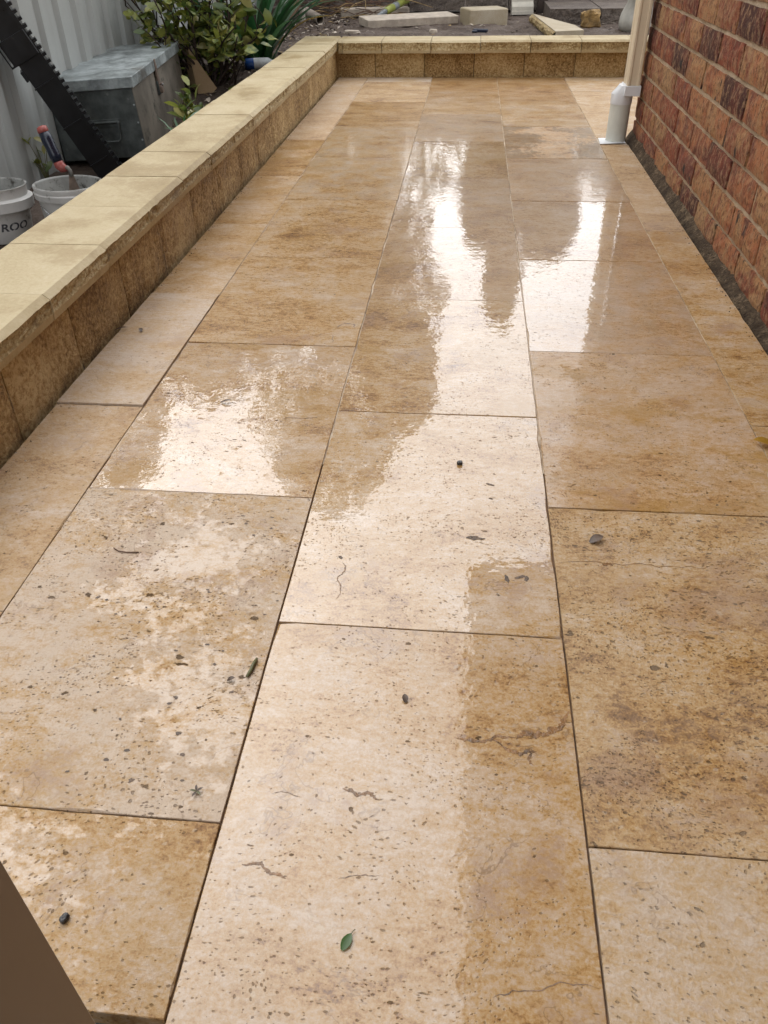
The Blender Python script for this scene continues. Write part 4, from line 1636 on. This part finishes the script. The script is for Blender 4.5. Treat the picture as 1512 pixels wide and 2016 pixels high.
# olive sealant tube lying across the plank
tb = thing('sealant_tube', 'olive green sealant tube with a grey band lying across the concrete plank', 'tube')
T0, T1 = Vector((-.80, 7.72, .158)), Vector((-.57, 8.42, .235))
dv = T1 - T0
mb = MB()
mb.tube([T0 + dv * t_ for t_ in (.22, .25, .9)], [.024, .029, .029], 16)
mb.build('barrel', M['lime_tube'], tb, smooth=True)
mb = MB()
mb.tube([T0 + dv * .44, T0 + dv * .56], .0298, 16)
mb.build('label_band', M['grey_print'], tb, smooth=True)
mb = MB()
mb.tube([T0 + dv * .9, T0 + dv * .93, T0 + dv * .985], [.031, .031, .029], 16)
mb.build('end_cap', M['grey_print'], tb, smooth=True)
mb = MB()
mb.tube([T0 - dv * .08, T0 + dv * .1, T0 + dv * .22], [.007, .016, .022], 12)
mb.build('nozzle', M['grey_print'], tb, smooth=True)
# kerb edging
mb = MB()
mb.cbox(-.34, .28, -.06, .06, 0, .075, .008, mat=Matrix.Translation((-.86, 8.36, .095)) @ Matrix.Rotation(R(8), 4, 'Z'))
tag(mb.build('concrete_edging', M['pale_stone']), 'grey concrete edging piece half hidden behind the pale plank', 'concrete edging')
# old pipes and timber by the corner
mb = MB()
P0, P1 = Vector((-1.285, 7.70, .135)), Vector((-1.47, 8.08, .165))
dr = (P1 - P0).normalized()
qm = dr.to_track_quat('Z', 'Y').to_matrix().to_4x4()
qm.translation = P0
mb.lathe([(.036, .0), (.036, .42), (.031, .42), (.031, 0)], n=22, mat=qm, closed=True)
tag(mb.build('pipe_offcut', M['pvc_old'], smooth=False), 'dirty pale PVC pipe offcut with its open end toward the wall', 'pipe')
flat_by_angle(bpy.data.objects['pipe_offcut'], 50)
mb = MB()
mb.lathe([(.026, 0), (.026, .13), (.022, .13), (.022, 0)], (-1.445, 7.75, .085), 18, closed=True)
tag(mb.build('pipe_stub', M['cream_block']), 'short white upright pipe stub beside the dirty pipe offcut', 'pipe')
mb = MB()
mb.cbox(-.30, .17, -.07, .07, 0, .13, .010, mat=Matrix.Translation((-1.68, 7.72, .10)) @ Matrix.Rotation(R(8), 4, 'Z'))
tag(mb.build('timber_sleeper', M['timber_dark']), 'dark rotten timber sleeper end behind the strap-leaved clump', 'timber')
mb = MB()
mb.cbox(-.028, .028, -.022, .022, 0, .62, .004, mat=Matrix.Translation((-1.575, 7.58, .10)) @ Matrix.Rotation(R(38), 4, 'Y') @ Matrix.Rotation(R(-10), 4, 'X'))
tag(mb.build('timber_batten', M['timber']), 'light brown timber batten leaning over the rotten sleeper', 'timber')
mb = MB()
mb.tube([(-1.23, 8.85, .145), (-1.20, 8.87, .15), (-1.17, 8.88, .15)], [.026, .032, .02], 12)
tag(mb.build('blue_cap', M['blue_plastic'], smooth=True), 'small bright blue plastic cap lying among the far twigs', 'cap')
mb = MB()
m_ = Matrix.Translation((.06, 7.03, .105)) @ Matrix.Rotation(R(-20), 4, 'Z')
mb.cbox(-.055, .055, -.02, .02, 0, .022, .005, mat=m_)
mb.cbox(-.055, -.015, -.045, .0, 0, .014, .004, mat=m_)
tag(mb.build('plastic_offcut', M['navy_plastic']), 'dark blue plastic scrap on the soil in front of the sandstone block', 'plastic scrap')
# blue and white spray bottle lying by the wall
sb = thing('plastic_bottle', 'blue and white plastic bottle lying on the leaf litter by the wall', 'bottle', (-1.365, 5.72, soil_z(-1.365, 5.72) + .035), (0, 0, R(16)))
rot_b = Matrix.Rotation(R(90), 4, 'Y')
mb = MB()
mb.lathe([(0, -.10), (.028, -.098), (.033, -.09), (.033, -.045), (.0335, -.04)], n=20, mat=rot_b)
mb.build('blue_base', M['blue_plastic'], sb, smooth=True)
mb = MB()
mb.lathe([(.033, -.042), (.034, .0), (.033, .055), (.020, .075), (.018, .082)], n=20, mat=rot_b)
mb.build('white_body', M['white_rag'], sb, smooth=True)
mb = MB()
mb.lathe([(.019, .080), (.020, .105), (.016, .112), (0, .112)], n=18, mat=rot_b)
mb.build('screw_cap', M['white_rag'], sb, smooth=True)
# pale sack behind the downpipe
sk = thing('cement_sack', 'pale crumpled sack standing on the garden soil just behind the downpipe', 'sack', (1.30, 7.10, .08))
mb = MB()


def sack(u, v):
    th = u * 2 * math.pi
    h_ = v
    r_ = .17 + .035 * math.sin(h_ * 9) * (1 - h_) - .06 * max(0, h_ - .75) * 4 * .5
    r_ *= 1 + .10 * nz(math.cos(th) * 2, math.sin(th) * 2, h_ * 3) + .05 * nz(math.cos(th) * 6, math.sin(th) * 6, h_ * 9)
    if v == 0:
        r_ *= .8
    return (math.cos(th) * r_, math.sin(th) * r_ * .8, h_ * .46)


mb.grid(sack, 30, 16)
mb.build('body', M['sack'], sk, smooth=True)
mb = MB()
mb.grid(lambda u, v: (-.24 + u * .44, -.14 - .05 * math.sin(u * 5) + .10 * v, .19 + .20 * v + .10 * (1 - u) * (1 - v) + .015 * nz(u * 5, v * 5)), 12, 6)
mb.build('folded_flap', M['sack'], sk, smooth=True)

# ------------------------------------------------------------------ things lying on the tiles


def lying_leaf(name, label, cat, x, y, ang, L, W, mat, curl=.12, z=.0012):
    me = leaf_mesh(L, W, curl, name, M[mat], 5, .25)
    o = link(name, me, None, (x, y, z), (0, 0, ang))
    return tag(o, label, cat)


o = lying_leaf('green_leaf', 'fresh green leaf lying alone on the pale wet front tile', 'leaf', -.086, .347, R(-24), .0185, .0100, 'fresh_leaf', .08)
mb = MB()
mb.tube([(0, .0172, .001), (.0005, .0205, .0016), (.0015, .023, .0018)], .0005, 5)
mb.build('stalk', M['olive_twig'], o)
lying_leaf('dead_leaf', 'curled dark brown leaf on the brown pitted tile at right', 'leaf', .225, 1.002, R(-62), .026, .016, 'dead_leaf', .3)
lying_leaf('dead_leaf', 'narrow dark leaf scrap on the raised dry tile by the wall', 'leaf', -.845, 1.742, R(-75), .034, .009, 'dead_leaf', .2, .0060)
lying_leaf('dead_leaf', 'tiny dark leaf crumb on the raised dry tile, away from the wall', 'leaf', -.775, 1.737, R(30), .016, .010, 'dead_leaf', .3, .0060)
lying_leaf('yellow_leaf', 'small yellow-green leaf at the right edge beside the strip joint', 'leaf', .600, 1.317, R(75), .038, .024, 'yellow_leaf', .25, .003)
lying_leaf('dead_leaf', 'small brown leaf flake near the middle of the pale front tile', 'leaf', -.046, .655, R(10), .013, .008, 'dead_leaf', .3)
lying_leaf('seed_husk', 'brown seed husk on the pitted beige tile next to the long joint', 'seed', -.285, .672, R(-70), .011, .007, 'dead_leaf', .4)
mb = MB()
mb.tube([(0, -.016, .0028), (.0008, -.005, .003), (0, .006, .003), (.0004, .017, .0026)], [.0020, .0026, .0027, .0018], 8)
tag(mb.build('green_twig', M['olive_twig'], None, True, (-.257, .696, .0)), 'short straight olive twig on the pitted beige tile', 'twig')
bpy.data.objects['green_twig'].rotation_euler = (0, 0, R(-10))
mb = MB()
mb.tube([(-.020, .006, .002), (-.010, -.001, .002), (.004, -.003, .002), (.024, -.001, .0015)], .0009, 6)
tag(mb.build('curved_twig', M['twig'], None, True, (-.518, .922, 0)), 'thin curved brown twig on the beige tile at left', 'twig')
sp = thing('leaf_sprig', 'star-shaped green and brown sprig near the corner of the pitted tile', 'sprig', (-.278, .506, .001))
for i in range(5):
    me = leaf_mesh(.0085, .0032, .25, 'leaf', M['olive_twig' if i % 2 else 'dead_leaf'], 3, .2)
    link('leaf', me, sp, (0, 0, .001), (0, 0, i * 1.257 + .3))
o = rock('dark_pebble', 'pebble', (-.370, .352, .003), (.0034, .0050, .0036), 4, 'small shiny dark pebble on the golden tile at lower left', 'pebble')
o.rotation_euler = (0, 0, R(-30))
o = rock('dark_seed', 'pebble', (.013, 1.216, .003), (.0052, .0038, .0034), 8, 'round dark seed on the bright wet strip of the centre tiles', 'seed')
lying_leaf('dead_leaf', 'dark twisted leaf scrap on the wet golden tile left of centre', 'leaf', -.490, 1.410, R(-80), .024, .008, 'dead_leaf', .3)

# grit washed into the corner under the wall and along the brick footing
rs = random.Random(31)
mb = MB()
for k in range(620):
    if k % 3:
        x, y = -.8355 + abs(rs.gauss(0, .012)), rs.uniform(.9, 5.6)
    else:
        x, y = .700 - abs(rs.gauss(0, .008)), rs.uniform(1.2, 3.75)
    r_ = rs.uniform(.0008, .0028)
    a = rs.uniform(0, 6.28)
    p = Vector((x, y, .0008))
    q = [p + Vector((math.cos(a + w) * r_, math.sin(a + w) * r_, 0)) for w in (0, 1.9, 4.1)]
    mb.add(q + [p + Vector((0, 0, r_ * .9))], [(0, 1, 3), (1, 2, 3), (2, 0, 3)], k % 2)
tag(stuff(mb.build('grit', [M['dead_leaf'], M['pale_stone']])), 'fine grit and crumbs washed along the edges of the paving', 'grit')

# ------------------------------------------------------------------ trees around the garden (their dark shapes show in the wet tiles)


def tree(name, label, x, y, z, h_tr, crown, n_leaf, seed, leaf=.10):
    t = thing(name, label, 'tree', (x, y, z), group=None)
    rs_ = random.Random(seed)
    mb = MB()
    top = max(c[2] for c in crown)
    mb.tube([(0, 0, -.1), (.04, .02, h_tr * .5), (-.03, .05, h_tr), (.02, .0, top)], [.11, .085, .06, .015], 9)
    for cx, cy, cz, rx, ry, rz in crown:
        for q in range(3):
            e = Vector((cx + rs_.uniform(-.5, .5) * rx, cy + rs_.uniform(-.5, .5) * ry, cz + rs_.uniform(-.2, .5) * rz))
            s0 = Vector((0, .02, min(h_tr, cz * .8)))
            mb.tube([s0, s0.lerp(e, .5) + Vector((0, 0, .08)), e], [.035, .022, .008], 6)
    mb.build('trunk', M['bark'], t, smooth=True)
    mb = MB()
    for cx, cy, cz, rx, ry, rz in crown:
        for k in range(int(n_leaf / len(crown))):
            while True:
                d = Vector((rs_.uniform(-1, 1), rs_.uniform(-1, 1), rs_.uniform(-1, 1)))
                if d.length < 1:
                    break
            if fbm(d.x * 2.2 + seed, d.y * 2.2, d.z * 2.2) < -.5:
                continue
            p = Vector((cx + d.x * rx, cy + d.y * ry, cz + d.z * rz))
            u = Vector((rs_.uniform(-1, 1), rs_.uniform(-1, 1), rs_.uniform(-1, 1))).normalized() * leaf * rs_.uniform(.6, 1.3)
            v = u.orthogonal().normalized() * leaf * .45
            mb.add([p - u, p + v, p + u, p - v], [(0, 1, 2, 3)])
    mb.build('crown', M['tree_leaf'], t)
    return t


tree('garden_tree', 'broad dark evergreen tree beyond the far garden wall, left of centre', -1.75, 9.8, .1, 2.6,
     [(0, 0, 4.3, 1.25, 1.2, 1.6), (.65, -.3, 3.0, .95, .9, 1.0), (-.1, .2, 5.6, .95, .9, 1.1), (.95, .1, 4.2, .55, .6, 1.0), (.2, 0, 2.2, 1.2, 1.0, .9)], 8200, 3)
tree('garden_tree', 'tall leafy tree behind the sheet fence on the left', -5.0, 8.8, -.2, 1.8,
     [(0, 0, 4.2, 1.2, 1.3, 2.0), (.3, .4, 2.6, 1.4, 1.1, 1.0), (-1.3, -1.6, 4.2, 1.3, 1.4, 1.8), (1.5, .9, 2.9, 1.2, 1.2, 2.0), (2.4, 1.2, 2.5, .9, 1.0, 1.9)], 15000, 5, .12)
tree('garden_tree', 'bushy young tree just behind the sheet fence between two taller trees', -3.45, 9.3, -.2, 1.0,
     [(0, 0, 2.3, 1.0, .8, 2.1), (.7, .3, 1.9, .7, .7, 1.7)], 5200, 17, .12)
tree('garden_tree', 'small spreading tree standing behind the far garden wall, right of centre', .62, 10.4, .1, 1.3,
     [(.10, 0, 1.9, .66, .5, .85), (.45, 0, 2.1, .40, .4, .65), (-.08, 0, 3.0, .24, .4, .65), (-.40, 0, 1.9, .28, .4, .75)], 4200, 9)
tree('garden_tree', 'wide low tree behind the back fence on the right', 4.2, 13.6, -.1, 1.5,
     [(0, 0, 2.6, 1.9, 1.3, 1.5), (-1.4, .4, 2.2, 1.1, 1.0, 1.0), (1.8, .3, 2.9, 1.5, 1.2, 1.5)], 5600, 11)
tree('garden_tree', 'dense shrubby tree along the back fence, middle', -.4, 13.9, -.1, 1.2,
     [(0, 0, 2.0, 2.4, 1.0, 1.15), (1.6, .2, 1.9, 1.2, .9, 1.1), (-2.0, .2, 2.4, 1.4, 1.0, 1.5)], 6200, 13)

print('tris', sum(len(o.data.polygons) for o in scene.objects if o.type == 'MESH'))
